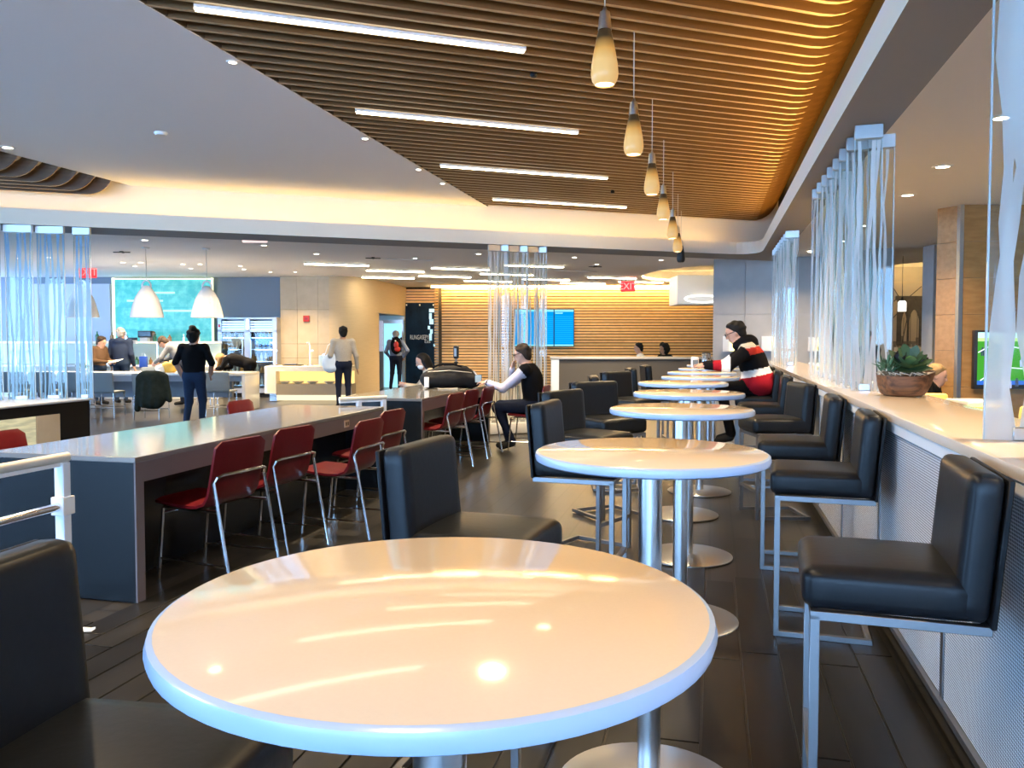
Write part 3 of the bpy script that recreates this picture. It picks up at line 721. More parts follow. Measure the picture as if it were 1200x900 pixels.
for i in range(6):
    s = -3.17+i*.128; a = TH+(R(-38) if i%2 else R(-6))
    fin(s, yf(s)+.12, .16, a, .165, 2.66, 30+i, M_etch, ORD[i]+' etched glass panel before the flight display counting from the black bag table', 'glass panels in front of the flight display', 5, .03)
m = MB(); m.prism([(-3.35, yf(-3.35)-.05), (-2.3, yf(-2.3)-.05), (-2.3, yf(-2.3)+.45), (-3.35, yf(-3.35)+.45)], 0, .16)
tag(m.build('screen_plinth', M_white, bevel=.01), 'low white plinth under the glass screen in front of the flight display', 'plinth')
for i in range(7):
    x = -7.72-i*.29; fin(x, yf(x)+.1, .67, TH-R(14), .32 if i else .2, 2.15, 40+i%4, M_etch_bluelit, ORD[i]+' pale blue etched glass panel on the black low wall counting from its end', 'blue glass panels on the black low wall', 8, .034)
# black low wall with backlit stone panel
lw = thing('low_wall', 'black low wall with a backlit stone panel under the blue glass screen', 'low wall', (-7.62, 5.2, 0))
m = MB(); m.box(-2.2, 0, 0, 3.5, 0, .645); m.build('wall_body', M_black, lw)
m = MB(); m.box(-2.22, .02, -.02, 3.52, .645, .67); m.build('cap', mat('cap_pale', (.55,.60,.66), .25), lw, bevel=.004)
m = MB(); m.box(0, .012, 0, 2.64, .06, .52); m.build('backlit_panel', mat('backlit_onyx', (.34,.34,.22), .4, noise=((4,3,22), .12, (.62,.58,.38)), emit=(.85,.84,.55), es=.22), lw)
m = MB(); m.box(0, .014, 2.65, 3.0, .06, .52); m.build('stone_panel', M_stone, lw)
m = MB(); m.box(-.9, -.3, .8, 2.3, .67, .69); m.build('tray', M_blackp, lw)
# ================================================================== LAMPS
def downlight(x, y, z, label, group, p=0, r=.055):
    t = thing('downlight', label, 'downlight', (x, y, z), 0, group)
    m = MB(); m.lathe([(r*.8, -.001), (r*.85, -.008), (r*1.25, -.006), (r*1.3, 0)], 16, close=False); m.build('trim_ring', M_white, t, smooth=True)
    m = MB(); m.lathe([(0, -.004), (r*.82, -.004)], 16, close=False); m.build('lens', E_down, t)
    if p:
        l = bpy.data.lights.new('downlight_beam', 'AREA'); l.shape = 'DISK'; l.size = r*1.6; l.energy = p*3.6; l.color = (1.0,.76,.48); l.spread = R(120)
        o = link('beam', l, t); o.location = (0, 0, -.02)
def at_z(px, py, z):
    d = (z-CZ)*FPX/(HZ-py); d = d; return F(U(px, d), d, z)
for px, py in ((311,288),(372,298),(347,319),(283,312),(287,316),(216,310),(225,315),(236,310),(167,308),(160,312),(146,308),(172,282),(60,302),(25,303),(318,319)):
    v = at_z(px, py, 2.979); downlight(v.x, v.y, 2.979, 'small round downlight in the ceiling over the bar and white table', 'downlights over the bar', 7)
for px, py in ((561,298),(673,302),(699,310),(774,305),(487,303),(545,329)):
    v = at_z(px, py, 2.979); downlight(v.x, v.y, 2.979, 'small round downlight among the strip lights of the far ceiling', 'downlights in the far ceiling', 14)
for i, (px, py) in enumerate(((1100,197),(1060,230),(1168,141))):
    v = at_z(px, py, 2.989); downlight(v.x, v.y, 2.989, 'round downlight in the ceiling beyond the counter', 'downlights beyond the counter', 11, .07)
for x, y in ((.75, 15.5), (1.7, 15.5)): downlight(x, y, 2.979, 'small round downlight above the grey concrete wall', 'downlights by the grey wall', 4)  # unseen lamps added behind the soffit to brighten the grey wall
for y in (.5, 3.2, 12.2, 14): downlight(2.0, y, 2.989, 'round downlight in the ceiling beyond the counter', 'downlights beyond the counter', 11, .07)
for x, y in ((3.6, 5), (3.6, 8), (4.6, 12.5), (5.5, 16), (6, 20)): downlight(x, y, 2.989, 'round downlight in the ceiling beyond the counter', 'downlights beyond the counter', 13, .07)
v = at_z(15, 175, ZC); downlight(v.x, v.y, ZC-.001, 'round downlight at the edge of the second timber bay', 'downlights in the flat ceiling', 16, .06)
for i, y in enumerate((-2.4, -.4, 1.6, 3.5, 5.4, 7.75, 9.3, 10.2)): downlight(XL-.06, y, ZC-.001, 'small downlight on the edge of the flat ceiling along the timber slats', 'downlights along the timber slats', 10, .035)
m = MB(); v = at_z(193, 158, ZC); m.lathe([(0, -.03), (.05, -.03), (.062, -.012), (.062, 0)], 20, v, close=False); tag(m.build('smoke_detector', M_white, smooth=True), 'small round smoke detector on the flat ceiling', 'detector')
for px, py in ((625, 95), (717, 228)):
    v = at_z(px, py, ZS-.03); m = MB(); m.lathe([(.02, 0), (.03, .02), (.02, .05)], 10, v); tag(m.build('sprinkler', M_black), 'small black sprinkler head between the timber slats', 'sprinkler', 'sprinklers')
for px, py, z in ((145, 295, 2.979), (438, 302, 2.979), (697, 312, 2.979)):
    v = at_z(px, py, z); t = thing('ceiling_fan_speaker', 'small dark cross shaped sprinkler on the far ceiling', 'sprinkler', v, .4, 'cross shaped sprinklers')
    m = MB(); m.bar((-.14, 0, -.02), (.14, 0, -.02), .03, .015); m.bar((0, -.1, -.02), (0, .1, -.02), .03, .015); m.build('arms', M_blackp, t); m = MB(); m.lathe([(.03, -.02), (.03, 0)], 10); m.build('stem', M_blackp, t)
# strip lights of the far ceiling
FS = [((362,307),(428,311)),((433,315),(494,318)),((428,323),(482,326)),((509,312),(570,316)),((494,321),(548,325)),((593,308),(657,313)),((547,327),(597,330)),((690,322),(742,327)),((725,328),(775,331)),((659,330),(706,332)),((567,319),(620,322)),((615,325),(663,328))]
for i, (a, b) in enumerate(FS):
    p, q = at_z(*a, 2.979), at_z(*b, 2.979); mid = (p+q)/2; dv = q-p; L = 1.32
    t = thing('strip_light', 'strip light surface mounted on the far ceiling before the timber wall', 'strip light', mid, TH, 'strip lights on the far ceiling')
    m = MB(); m.box(-L/2, L/2, -.06, .06, -.03, 0); m.build('housing', M_white, t); m = MB(); m.box(-L/2+.01, L/2-.01, -.055, .055, -.045, -.03); m.build('diffuser', emis('far_strip_diffuser', (1.0,.84,.55), 20), t)
for a, b in (((443,303),(508,306)),((485,329),(520,331)),((645,317),(702,319))):
    p, q = at_z(*a, 2.979), at_z(*b, 2.979); mid = (p+q)/2
    t = thing('air_slot', 'thin pale air slot in the far ceiling', 'air vent', mid, TH, 'air slots in the far ceiling'); m = MB(); m.box(-.55, .55, -.03, .03, -.01, 0); m.build('frame', M_white, t)
    m = MB(); m.box(-.53, .53, -.012, .012, -.012, -.009); m.build('slot', M_ceil, t)
# large white bell pendants
def make_bell():
    t = thing('bell_pendant', '', 'lamp')
    pr = [(.27, 0), (.262, .06), (.235, .18), (.19, .32), (.13, .43), (.085, .49), (.07, .52), (.055, .535), (.0, .54)]
    m = MB(); m.lathe(pr, 32, close=False); m.lathe([(r*.97, z-.004) for r, z in pr], 32, close=False); m.build('shade', M_whitegl, t, smooth=True)
    m = MB(); pts = [(-.085, 0, .5), (-.085, 0, .56), (-.05, 0, .61), (0, 0, .625), (.05, 0, .61), (.085, 0, .56), (.085, 0, .5)]; m.tube(pts, .016, 8); m.build('yoke', M_whitegl, t, smooth=True)
    m = MB(); m.tube([(0, 0, .62), (0, 0, 1.18)], .006, 6); m.build('cord', mat('cord_grey', (.5,.48,.45), .5), t)
    m = MB(); m.lathe([(.0, 1.165), (.06, 1.165), (.07, 1.19), (0, 1.19)], 16, close=False); m.build('canopy', M_white, t)
    m = MB(); m.ball((0, 0, .2), .06, .06, .08, 10); m.build('bulb', emis('bulb_warm', (1.0,.85,.6), 6), t)
    return t
bp = make_bell()
for i, (px, dd, l) in enumerate(((97, 13.9, 'white bell pendant lamp overlapping the lilac wall panel beside the glass screen'), (173, 13.95, 'white bell pendant lamp hanging in the middle of the teal wall'), (243.5, 14.1, 'white bell pendant lamp at the edge of the teal wall by the cooler'))):
    o = bp if i == 0 else copy_tree(bp); v = F(U(px, dd), dd); o.location = (v.x, v.y, 1.79); tag(o, l, 'lamp', 'white bell pendants')
# exit signs
def exit_sign(px, py, d, w, h, label, red):
    v = F(U(px, d), d, H(py, d)); t = thing('exit_sign', label, 'sign', v, YAW, 'exit signs')
    m = MB(); m.box(-w/2, w/2, 0, .05, -h/2, h/2); m.build('housing', emis('exit_red', (1.0,.05,.06), .95) if red else emis('exit_pale', (1.0,.72,.70), .7), t, bevel=.006)
    text_mesh('EXIT', h*.92, 'lettering', emis('exit_letter_pale', (1.0,.45,.42), .8) if red else emis('exit_letter', (.75,.03,.03), .9), t, Matrix.Translation((0, -.004, 0)) @ FACE @ Matrix.Diagonal((.95,1,1,1)), .002)
    m = MB(); m.tube([(0, .025, h/2), (0, .025, max(h/2+.02, 2.98-H(py, d)))], .01, 6); m.build('stem', M_white, t)
exit_sign(104.5, 319.5, 18, .37, .24, 'lit red exit sign over the bar beside the blue glass screen', True)
exit_sign(735.5, 336, 20.5, .36, .26, 'lit red exit sign in front of the timber wall', True)
exit_sign(299.5, 278, 12.0, .36, .17, 'pale exit sign with red letters half hidden by the soffit', False)
# ================================================================== FAR LEFT BAR AREA
def tf(px, d): return F(U(px, d), d)
tl = thing('backlit_wall_panel', 'large teal backlit textured glass panel with cream frame behind the bar', 'wall panel', tf(191, 20.4), YAW)
def teal():
    m = bpy.data.materials.new('teal_backlit'); m.use_nodes = True; nt = m.node_tree; N = nt.nodes; L = nt.links; p = N['Principled BSDF']
    tc = N.new('ShaderNodeTexCoord'); b = N.new('ShaderNodeTexBrick'); nz = N.new('ShaderNodeTexNoise'); mp = N.new('ShaderNodeMapping'); mp.inputs['Rotation'].default_value = (math.pi/2, 0, 0)
    L.new(tc.outputs['Object'], mp.inputs[0]); L.new(mp.outputs[0], b.inputs[0]); L.new(tc.outputs['Object'], nz.inputs[0]); nz.inputs['Scale'].default_value = 6; nz.inputs['Detail'].default_value = 6
    b.inputs['Color1'].default_value = (.06,.42,.40,1); b.inputs['Color2'].default_value = (.10,.50,.46,1); b.inputs['Mortar'].default_value = (.05,.36,.36,1)
    b.inputs['Scale'].default_value = 1; b.inputs['Mortar Size'].default_value = .006; b.inputs['Brick Width'].default_value = .62; b.inputs['Row Height'].default_value = .55
    mx = N.new('ShaderNodeMix'); mx.data_type = 'RGBA'; mx.inputs[0].default_value = .35; cr = N.new('ShaderNodeValToRGB'); cr.color_ramp.elements[0].position = .42; cr.color_ramp.elements[1].position = .62
    cr.color_ramp.elements[0].color = (.03,.32,.33,1); cr.color_ramp.elements[1].color = (.22,.66,.58,1); L.new(nz.outputs[0], cr.inputs[0]); L.new(b.outputs[0], mx.inputs[6]); L.new(cr.outputs[0], mx.inputs[7])
    L.new(mx.outputs[2], p.inputs['Base Color']); L.new(mx.outputs[2], p.inputs['Emission Color']); p.inputs['Emission Strength'].default_value = .38; p.inputs['Roughness'].default_value = .25
    return m
M_teal = teal(); dl = 20.4; a0, a1 = U(136, dl)-U(191, dl), U(249, dl)-U(191, dl)
m = MB(); m.box(a0, a1, 0, .06, H(432, dl), H(328, dl)); m.build('backlit_glass', M_teal, tl)
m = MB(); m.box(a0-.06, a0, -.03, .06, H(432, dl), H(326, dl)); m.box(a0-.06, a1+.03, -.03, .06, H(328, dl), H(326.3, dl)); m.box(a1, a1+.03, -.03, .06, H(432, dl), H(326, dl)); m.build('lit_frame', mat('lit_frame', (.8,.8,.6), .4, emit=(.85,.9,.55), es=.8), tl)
m = MB()
for k, (zx, zz, ln) in enumerate(((.3, 2.35, .9), (1.2, 2.1, .8), (.9, 2.55, .6))): m.box(a0+zx, a0+zx+ln, -.01, 0, zz, zz+.05)
m.build('wave_motif', mat('wave_print', (.45,.80,.62), .4, emit=(.5,.85,.6), es=.5), tl)
# back bar
bb = thing('back_bar', 'cream back bar counter with glass shelf behind the customers', 'bar', tf(170, 19.3), YAW); B0, B1 = U(-40, 19.3)-U(170, 19.3), U(252, 19.3)-U(170, 19.3)
m = MB(); m.box(B0, B1, 0, .5, 0, H(430, 19.3)); m.build('bar_body', mat('bar_cream', (.62,.60,.54), .5), bb)
m = MB(); m.box(B0-.02, B1+.02, -.05, .55, H(430, 19.3), H(427.5, 19.3)); m.build('bar_top', M_whitegl, bb, bevel=.005)
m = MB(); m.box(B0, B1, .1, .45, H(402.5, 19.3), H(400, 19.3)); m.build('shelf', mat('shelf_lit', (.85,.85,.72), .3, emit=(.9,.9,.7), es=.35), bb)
for k in range(7): x = B0+(B1-B0)*(k+.3)/7; m = MB(); m.box(x, x+.03, .12, .15, H(428, 19.3), H(402, 19.3)); m.build('shelf_post', M_chrome, bb)
m = MB(); m.box(B0, B1, .4, .42, H(427, 19.3), H(403, 19.3)); m.build('back_pane', mat('bar_back_pale', (.55,.66,.60), .3), bb)
random.seed(3)
for k in range(26):
    px = 98+k*5.6+random.uniform(-1, 1); v = F(U(px, 19.55), 19.55, H(427.5, 19.3) if k%3 else H(400, 19.3))
    m = MB(); h = random.uniform(.14, .24); r = random.uniform(.03, .05); m.lathe([(r, 0), (r, h*.6), (r*.4, h*.78), (r*.4, h)], 8, v)
    tag(m.build('bottle', [M_white, M_chrome, mat('bottle_amber', (.35,.18,.05), .2), mat('bottle_green', (.06,.2,.1), .2)][k%4]), 'small bottle or jar on the back bar shelves', 'bottle', 'bottles on the back bar')
def blackmon(px, py, w, h, label):
    v = F(U(px, 19.3), 19.4, H(py, 19.3)); t = thing('monitor', label, 'monitor', v, YAW); m = MB(); m.box(-w/2, w/2, 0, .06, 0, h); m.build('screen_housing', M_blackp, t, bevel=.006); m = MB(); m.box(-.08, .08, -.02, .1, -.09, 0); m.build('stand', M_white, t)
    m = MB(); m.box(-w/2+.02, w/2-.02, -.003, 0, .03, h-.02); m.build('display', mat('dark_display', (.02,.05,.08), .15), t)
blackmon(167.5, 395.5, .32, .16, 'black monitor standing on the back bar before the teal wall'); blackmon(153, 398.5, .2, .06, 'flat black terminal on the back bar shelf')
# white communal table
wt = thing('white_table', 'long white table with slab end where the woman in black walks past', 'table', tf(288, 16), YAW); W0 = U(20, 16)-U(288, 16)
m = MB(); m.box(W0, 0, -.05, .85, .70, .755); m.build('table_top', M_whitegl, wt, bevel=.004)
m = MB(); m.box(-.07, 0, -.05, .85, 0, .70); m.build('end_slab', M_whitegl, wt, bevel=.004)
m = MB(); m.box(W0, W0+.07, -.05, .85, 0, .70); m.build('end_slab', M_whitegl, wt, bevel=.004)
m = MB(); m.box(W0+.07, -.07, .1, .14, .58, .70); m.build('apron', mat('apron_lilac', (.5,.52,.58), .5), wt)
m = MB(); m.box(W0+.1, -.4, .35, .45, .25, .70); m.build('centre_panel', M_slate, wt)
# grey chairs
def make_grey():                                       # faces +y (away from the camera)
    t = thing('grey_chair', '', 'chair'); W = .46
    m = MB(); m.cushion(0, .0, .455, W, .44, .04, .018, 0, 6); m.build('seat', M_greyfab, t, smooth=True)
    m = MB(); m.cushion(0, 0, .17, W, .035, .36, .016, 0, 6, Matrix.Translation((0, -.22, .47)) @ Matrix.Rotation(R(6), 4, 'X')); m.build('backrest', M_greyfab, t, smooth=True)
    for sx in (-1, 1):
        for sy in (-1, 1): m = MB(); m.tube([(sx*(W/2-.01), sy*.21, 0), (sx*(W/2-.02), sy*.20, .445)], .011, 6); m.build('leg', M_chrome, t)
    for sy in (-1, 1): m = MB(); m.tube([(-W/2+.01, sy*.21, .17), (W/2-.01, sy*.21, .17)], .008, 6); m.build('stretcher', M_chrome, t)
    return t
gp = make_grey(); GC = [(125, 14.9, 'grey shell chair at the white table with empty back'), (177, 14.4, 'grey shell chair with the dark green jacket hung on it'), (259, 15.1, 'grey shell chair at the white table end beside the woman in black'), (90, 15.2, 'grey shell chair beside the glass screen at the white table'), (56, 15.2, 'grey shell chair at the white table behind the blue glass'), (22, 15.2, 'grey shell chair at the white table behind the blue glass')]
for i, (px, d, l) in enumerate(GC):
    o = gp if i == 0 else copy_tree(gp); v = tf(px, d); o.location = v; o.rotation_euler = (0, 0, YAW); tag(o, l, 'chair', 'grey chairs at the white table')
for i, px in enumerate((172, 238)):
    o = copy_tree(gp); o.location = tf(px, 17.3); o.rotation_euler = (0, 0, YAW+math.pi); tag(o, 'grey shell chair on the bar side of the white table', 'chair', 'grey chairs on the bar side')
# drinks cooler
dc = 19.95; cl = thing('drinks_cooler', 'steel two door drinks cooler with louvred top and blue lit shelf', 'cooler', tf(290, dc), YAW)
def cu(px): return U(px, dc)-U(290, dc)
m = MB(); m.box(cu(255.5), cu(324.5), .35, .62, .1, H(372, dc)); m.build('back', M_darksteel, cl)
for a, b in ((255.5, 260), (319.5, 324.5), (286.5, 293.5)): m = MB(); m.box(cu(a), cu(b), 0, .4, .1, H(373, dc)); m.build('mullion', mat('steel_pale', (.42,.45,.52), .35, .6), cl)
for z0, z1 in ((H(389, dc), H(386.5, dc)), (H(374, dc), H(372, dc)), (.1, .22)): m = MB(); m.box(cu(255.5), cu(324.5), 0, .4, z0, z1); m.build('rail', mat('steel_pale', (.42,.45,.52), .35, .6), cl)
for k in range(4): y = 376.5+k*2.7; m = MB(); m.box(cu(259), cu(319), .03, .06, H(y+1.7, dc), H(y, dc)); m.build('louvre', M_steel, cl)
m = MB(); m.box(cu(289), cu(291.5), .0, .02, H(386, dc), H(374, dc)); m.build('light_bar', emis('cooler_light', (1,.9,.55), 5), cl)
m = MB(); m.box(cu(256.5), cu(258.2), -.01, .02, H(383.5, dc), H(380, dc)); m.build('red_switch', mat('red_plastic', (.5,.02,.02), .4), cl)
m = MB(); m.box(cu(255), cu(325), .02, .6, 0, .1); m.build('plinth', M_black, cl)
for di, (a, b) in enumerate(((260, 286.5), (293.5, 319.5))):
    dr_ = MB(); dr_.box(cu(a)+.01, cu(b)-.01, -.02, -.012, .24, H(390, dc)); dr_ = dr_.build('glass_door', M_glass, cl)
    m = MB(); hx = cu(b)-.03 if di == 0 else cu(a)+.03; m.box(hx-.012, hx+.012, -.06, -.03, .9, 1.4); m.build('handle', M_steel, dr_)
    for k in range(5):
        z = .28+k*.29; m = MB(); m.box(cu(a), cu(b), .05, .35, z, z+.018); m.build('shelf', M_chrome, cl)
    m = MB(); m.box(cu(a)+.02, cu(b)-.02, .33, .348, H(406, dc), H(391, dc)); m.build('lit_back', emis('cooler_blue', (.08,.28,.85), .8) if di else mat('cooler_dim', (.3,.3,.3), .5, emit=(.6,.6,.5), es=.25), cl)
    m = MB(); m.box(cu(a)+.02, cu(b)-.02, .33, .348, .24, H(406.5, dc)); m.build('back_panel', mat('cooler_inner', (.16,.18,.22), .5, emit=(.5,.6,.8), es=.04), cl)
random.seed(5); bots = {}
for di, (a, b) in enumerate(((260, 286.5), (293.5, 319.5))):
    for k in range(5):
        for j in range(5):
            key = (di+k+j//2)%4
            if key not in bots:
                m = MB(); h = (.20,.14,.21,.16)[key]; r = (.036,.038,.032,.045)[key]; m.lathe([(r, 0), (r, h*.62), (r*.42, h*.8), (r*.42, h)], 10)
                bots[key] = m.mesh('bottle', smooth=True); bots[key].materials.append([M_white, mat('can_dark', (.03,.03,.04), .3), mat('water_bottle', (.55,.72,.85), .2), mat('can_amber', (.45,.30,.12), .3)][key])
            v = F(U(a+3+j*5.0, dc+.15), dc+.15, .299+k*.29)
            tag(link('bottle', bots[key]), 'small drink bottle or can on a cooler shelf', 'bottle', 'drinks in the cooler').location = v
# buffet counter with glowing recess
bd = 18.5; bf = thing('buffet_counter', 'cream buffet counter with rounded end and glowing recess', 'buffet', tf(352, bd), YAW)
def bu(px): return U(px, bd)-U(352, bd)
end = [(bu(308)+.12+.12*math.cos(R(a)), .12+.12*math.sin(R(a))) for a in range(180, 271, 15)]+[(bu(323), 0), (bu(323), .8), (bu(308), .8)]
m = MB(); m.prism(end, .18, H(429, bd)-.01); m.build('rounded_end', mat('cream_gloss', (.82,.76,.66), .35), bf, smooth=True)
m = MB(); m.box(bu(310), bu(412), .05, .8, H(432, bd), H(429, bd)); m.build('counter_top', mat('cream_top', (.70,.62,.48), .3), bf, bevel=.004)
m = MB(); m.box(bu(323), bu(412), .0, .05, H(435, bd), H(429.5, bd)); m.build('front_rail', mat('cream_gloss', (.82,.76,.66), .35), bf)
m = MB(); m.box(bu(323), bu(412), .32, .34, H(450, bd), H(435, bd)); m.build('glow_back', emis('buffet_glow', (1.0,.64,.22), .9), bf)
m = MB(); m.box(bu(323), bu(412), .0, .5, H(463, bd), H(450, bd)); m.build('lower_front', mat('taupe_front', (.30,.26,.20), .5), bf)
m = MB(); m.box(bu(323), bu(412), .06, .5, .02, H(463, bd)); m.build('glow_base', emis('buffet_base_glow', (1.0,.80,.48), .9), bf)
m = MB(); m.box(bu(314), bu(323), .1, .3, 0, .18); m.build('foot', M_steel, bf)
for px in (333, 349, 366, 386):
    v = F(U(px, bd+.12), bd+.12, H(450, bd)); m = MB(); m.lathe([(.06, 0), (.13, .045), (.135, .055), (.12, .05), (.05, .01)], 14, v, close=False); tag(m.build('bowl', M_white, smooth=True), 'small white bowl in the glowing buffet recess', 'bowl', 'bowls in the buffet recess')
for px, l in ((321.5, 'slim chrome stand at the rounded end of the buffet'), (363.5, 'curved chrome tap on the buffet counter')):
    v = F(U(px, bd+.3), bd+.3, H(429, bd)); t = thing('beverage_tap', l, 'tap', v, YAW)
    m = MB(); m.tube([(0, 0, 0), (0, 0, .46), (-.03, 0, .53), (-.08, 0, .52)], .022, 8); m.build('spout', M_whitegl, t, smooth=True); m = MB(); m.lathe([(.08, 0), (.08, .02), (.03, .035)], 12); m.build('base', M_chrome, t)
    m = MB(); m.box(.02, .07, -.01, .01, .33, .36); m.build('lever', M_chrome, t)
v = F(U(343, bd+.3), bd+.3, H(429, bd)); t = thing('serving_tray', 'dark serving tray on the buffet counter', 'tray', v, YAW); m = MB(); m.box(-.2, .22, -.14, .14, 0, .02); m.build('tray_base', M_black, t, bevel=.005); m = MB(); m.box(-.17, .1, -.1, .1, .02, .05); m.build('lid', M_darksteel, t, bevel=.01)
v = F(U(380, bd+.2), bd+.2, H(429, bd)); t = thing('water_jug', 'pale blue water dispenser on the buffet behind the man', 'jug', v, YAW); m = MB(); m.box(-.11, .11, -.1, .1, 0, .24); m.build('tank', mat('pale_blue_plastic', (.55,.72,.82), .25), t, bevel=.02); m = MB(); m.lathe([(.04, .24), (.04, .27), (.015, .29)], 10); m.build('cap', M_chrome, t)
v = F(U(359.5, 20.27), 20.27, H(373.5, 20.27)); t = thing('fire_alarm', 'small red fire alarm box on the limestone wall', 'alarm', v, YAW); m = MB(); m.box(-.075, .075, -.03, .03, -.075, .075); m.build('box', mat('alarm_red', (.45,.02,.02), .4), t, bevel=.008); m = MB(); m.box(-.04, .04, -.036, -.03, -.03, .03); m.build('cover', mat('alarm_dark', (.25,.01,.01), .3), t)
# flight display screens
fd = 23.9; fs = thing('flight_display', 'pair of blue flight information screens on the timber wall', 'screen', F(U(638, fd), fd, H(384, fd)), YAW)
E_blue = emis('screen_blue', (.0,.27,.72), .8); E_lt = emis('screen_pale', (.25,.75,.9), .8); E_row = emis('screen_row', (.01,.36,.85), .85)
def fu(px): return U(px, fd)-U(638, fd)
for a, b in ((603, 649), (649.3, 672.5)):
    z0, z1 = H(405.5, fd)-H(384, fd), H(363, fd)-H(384, fd)
    m = MB(); m.box(fu(a)-.01, fu(b)+.01, 0, .06, z0-.02, z1+.02); s = m.build('screen_frame', M_blackp, fs)
    m = MB(); m.box(fu(a)+.01, fu(b)-.01, -.004, 0, z0, z1); m.build('screen', E_blue, s)
    m = MB(); m.box(fu(a)+.01, fu(b)-.01, -.006, -.003, z1-.06, z1); m.box(fu(a)+.01, fu(b)-.01, -.006, -.003, z0, z0+.045); m.build('header_band', E_lt, s)
    m = MB()
    for k in range(14): z = z0+.10+k*.058; m.box(fu(a)+.03, fu(b)-.03, -.006, -.003, z, z+.022)
    m.build('flight_rows', E_row, s)
    m = MB(); m.box(fu(a)+.03, fu(a)+.25, -.006, -.003, z1-.12, z1-.085); m.build('heading', E_lt, s)
# television
td = 9.52; tv = thing('television', 'wall mounted television showing a green football field', 'television', F(U(1180, td), td, H(424, td)), YAW)
def tu(px): return U(px, td)-U(1180, td)
def tz(py): return H(py, td)-H(424, td)
m = MB(); m.box(tu(1142), tu(1258), 0, .06, tz(456), tz(387)); m.build('housing', M_blackp, tv, bevel=.006)
m = MB(); m.box(tu(1145.5), tu(1254.5), -.003, 0, tz(451), tz(389.5)); sc = m.build('screen', emis('pitch_green', (.05,.30,.03), .9), tv)
m = MB(); m.box(tu(1145.5), tu(1254.5), -.005, -.002, tz(396), tz(389.5)); m.build('sky_band', emis('tv_sky', (.45,.85,.80), 1.1), sc)
m = MB(); m.box(tu(1145.5), tu(1254.5), -.005, -.002, tz(400), tz(396)); m.build('stand_band', emis('tv_lime', (.45,.70,.25), 1.0), sc)
m = MB(); m.box(tu(1145.5), tu(1254.5), -.005, -.002, tz(451), tz(446)); m.build('score_band', emis('tv_blue', (.03,.12,.50), 1.0), sc)
m = MB()
for a, b, c_, d_ in ((1146, 413, 1166, 402), (1149, 446, 1172, 430), (1166, 402, 1250, 420), (1172, 430, 1250, 436)): m.bar((tu(a), -.005, tz(b)), (tu(c_), -.005, tz(d_)), .003, .012, up=(0, 0, 1))
m.build('pitch_line', emis('tv_white', (.75,.9,.85), 1.0), sc)
for px, py, c_ in ((1151, 411, 0), (1197, 424, 1), (1175, 446, 0), (1184, 449, 1), (1192, 447, 0), (1220, 415, 1)):
    m = MB(); x, z = tu(px), tz(py); m.ball((x, -.005, z+.03), .012, .002, .012, 8); m.box(x-.018, x+.018, -.006, -.003, z-.02, z+.02); m.box(x-.016, x-.002, -.006, -.003, z-.06, z-.02); m.box(x+.004, x+.02, -.006, -.003, z-.06, z-.02)
    m.build('player', emis('tv_dark', (.05,.06,.12), .8) if not c_ else emis('tv_lav', (.45,.5,.9), .9), sc)
# ================================================================== BEYOND THE COUNTER
m = wpr(U(1025, 17.7), U(1130, 17.7), 17.7, 17.9, 0, 2.98); struct(m.build('wall_mural', M_stone), 'beige wall behind the bridge mural', 'wall')
mw = thing('bridge_mural', 'sepia mural of a stone bridge tower with pointed arches and cables', 'mural', F(U(1061, 17.6), 17.6, 0), YAW)
def mu(px): return U(px, 17.6)-U(1061, 17.6)
def mz(py): return H(py, 17.6)
m = MB(); m.box(mu(1030), mu(1092), 0, .1, mz(414), mz(330)); m.build('mural_panel', mat('mural_sepia', (.62,.48,.30), .6, noise=((2,2,1.5), .3, (.75,.62,.44))), mw)
md = mat('mural_dark', (.075,.065,.055), .7, noise=((9,9,9), .25, (.16,.13,.10))); mg = mat('mural_mid', (.24,.19,.14), .7, noise=((9,9,9), .25, (.34,.28,.20)))
m = MB()
m.box(mu(1050), mu(1055.5), -.006, 0, mz(405), mz(350)); m.box(mu(1062), mu(1064.5), -.006, 0, mz(405), mz(350)); m.box(mu(1076), mu(1081), -.006, 0, mz(405), mz(350)); m.box(mu(1048), mu(1082), -.008, 0, mz(352), mz(347))
def archfill(a, b, top, spring):
    n = 10; L = []
    for i in range(n+1):
        t = i/n; x = a+(b-a)*t; y = spring-(spring-top)*math.sin(math.pi*t)**.75; L.append((mu(x), mz(y)))
    poly = [(mu(a), mz(350))]+L+[(mu(b), mz(350))]
    vs = [(x, -.006, z) for x, z in L]+[(x, -.006, mz(350)) for x, z in L]; fs = [(i, i+1, n+2+i, n+1+i) for i in range(n)]; m.add(vs, fs)
archfill(1055.5, 1062, 366, 380); archfill(1064.5, 1076, 363, 376); m.build('bridge_tower', md, mw)
m = MB()
for a, b, c_, d_ in ((1032, 366, 1052, 348), (1032, 388, 1064, 352), (1080, 352, 1092, 330), (1044, 336, 1052, 348), (1064, 348, 1078, 336), (1056, 405, 1066, 352)): m.bar((mu(a), -.008, mz(b)), (mu(c_), -.008, mz(d_)), .004, .018)
for k in range(7): m.bar((mu(1034+k*8), -.008, mz(402)), (mu(1034+k*8), -.008, mz(372-k%3*6)), .004, .008)
m.build('bridge_cable', md, mw)
m = MB(); m.box(mu(1032), mu(1090), -.006, 0, mz(403), mz(400)); random.seed(2)
for k in range(13): x = 1033+k*4.4; m.box(mu(x), mu(x+3.4), -.005, 0, mz(411), mz(404-random.uniform(0, 14 if k%2 else 4)))
m.build('skyline', mg, mw)
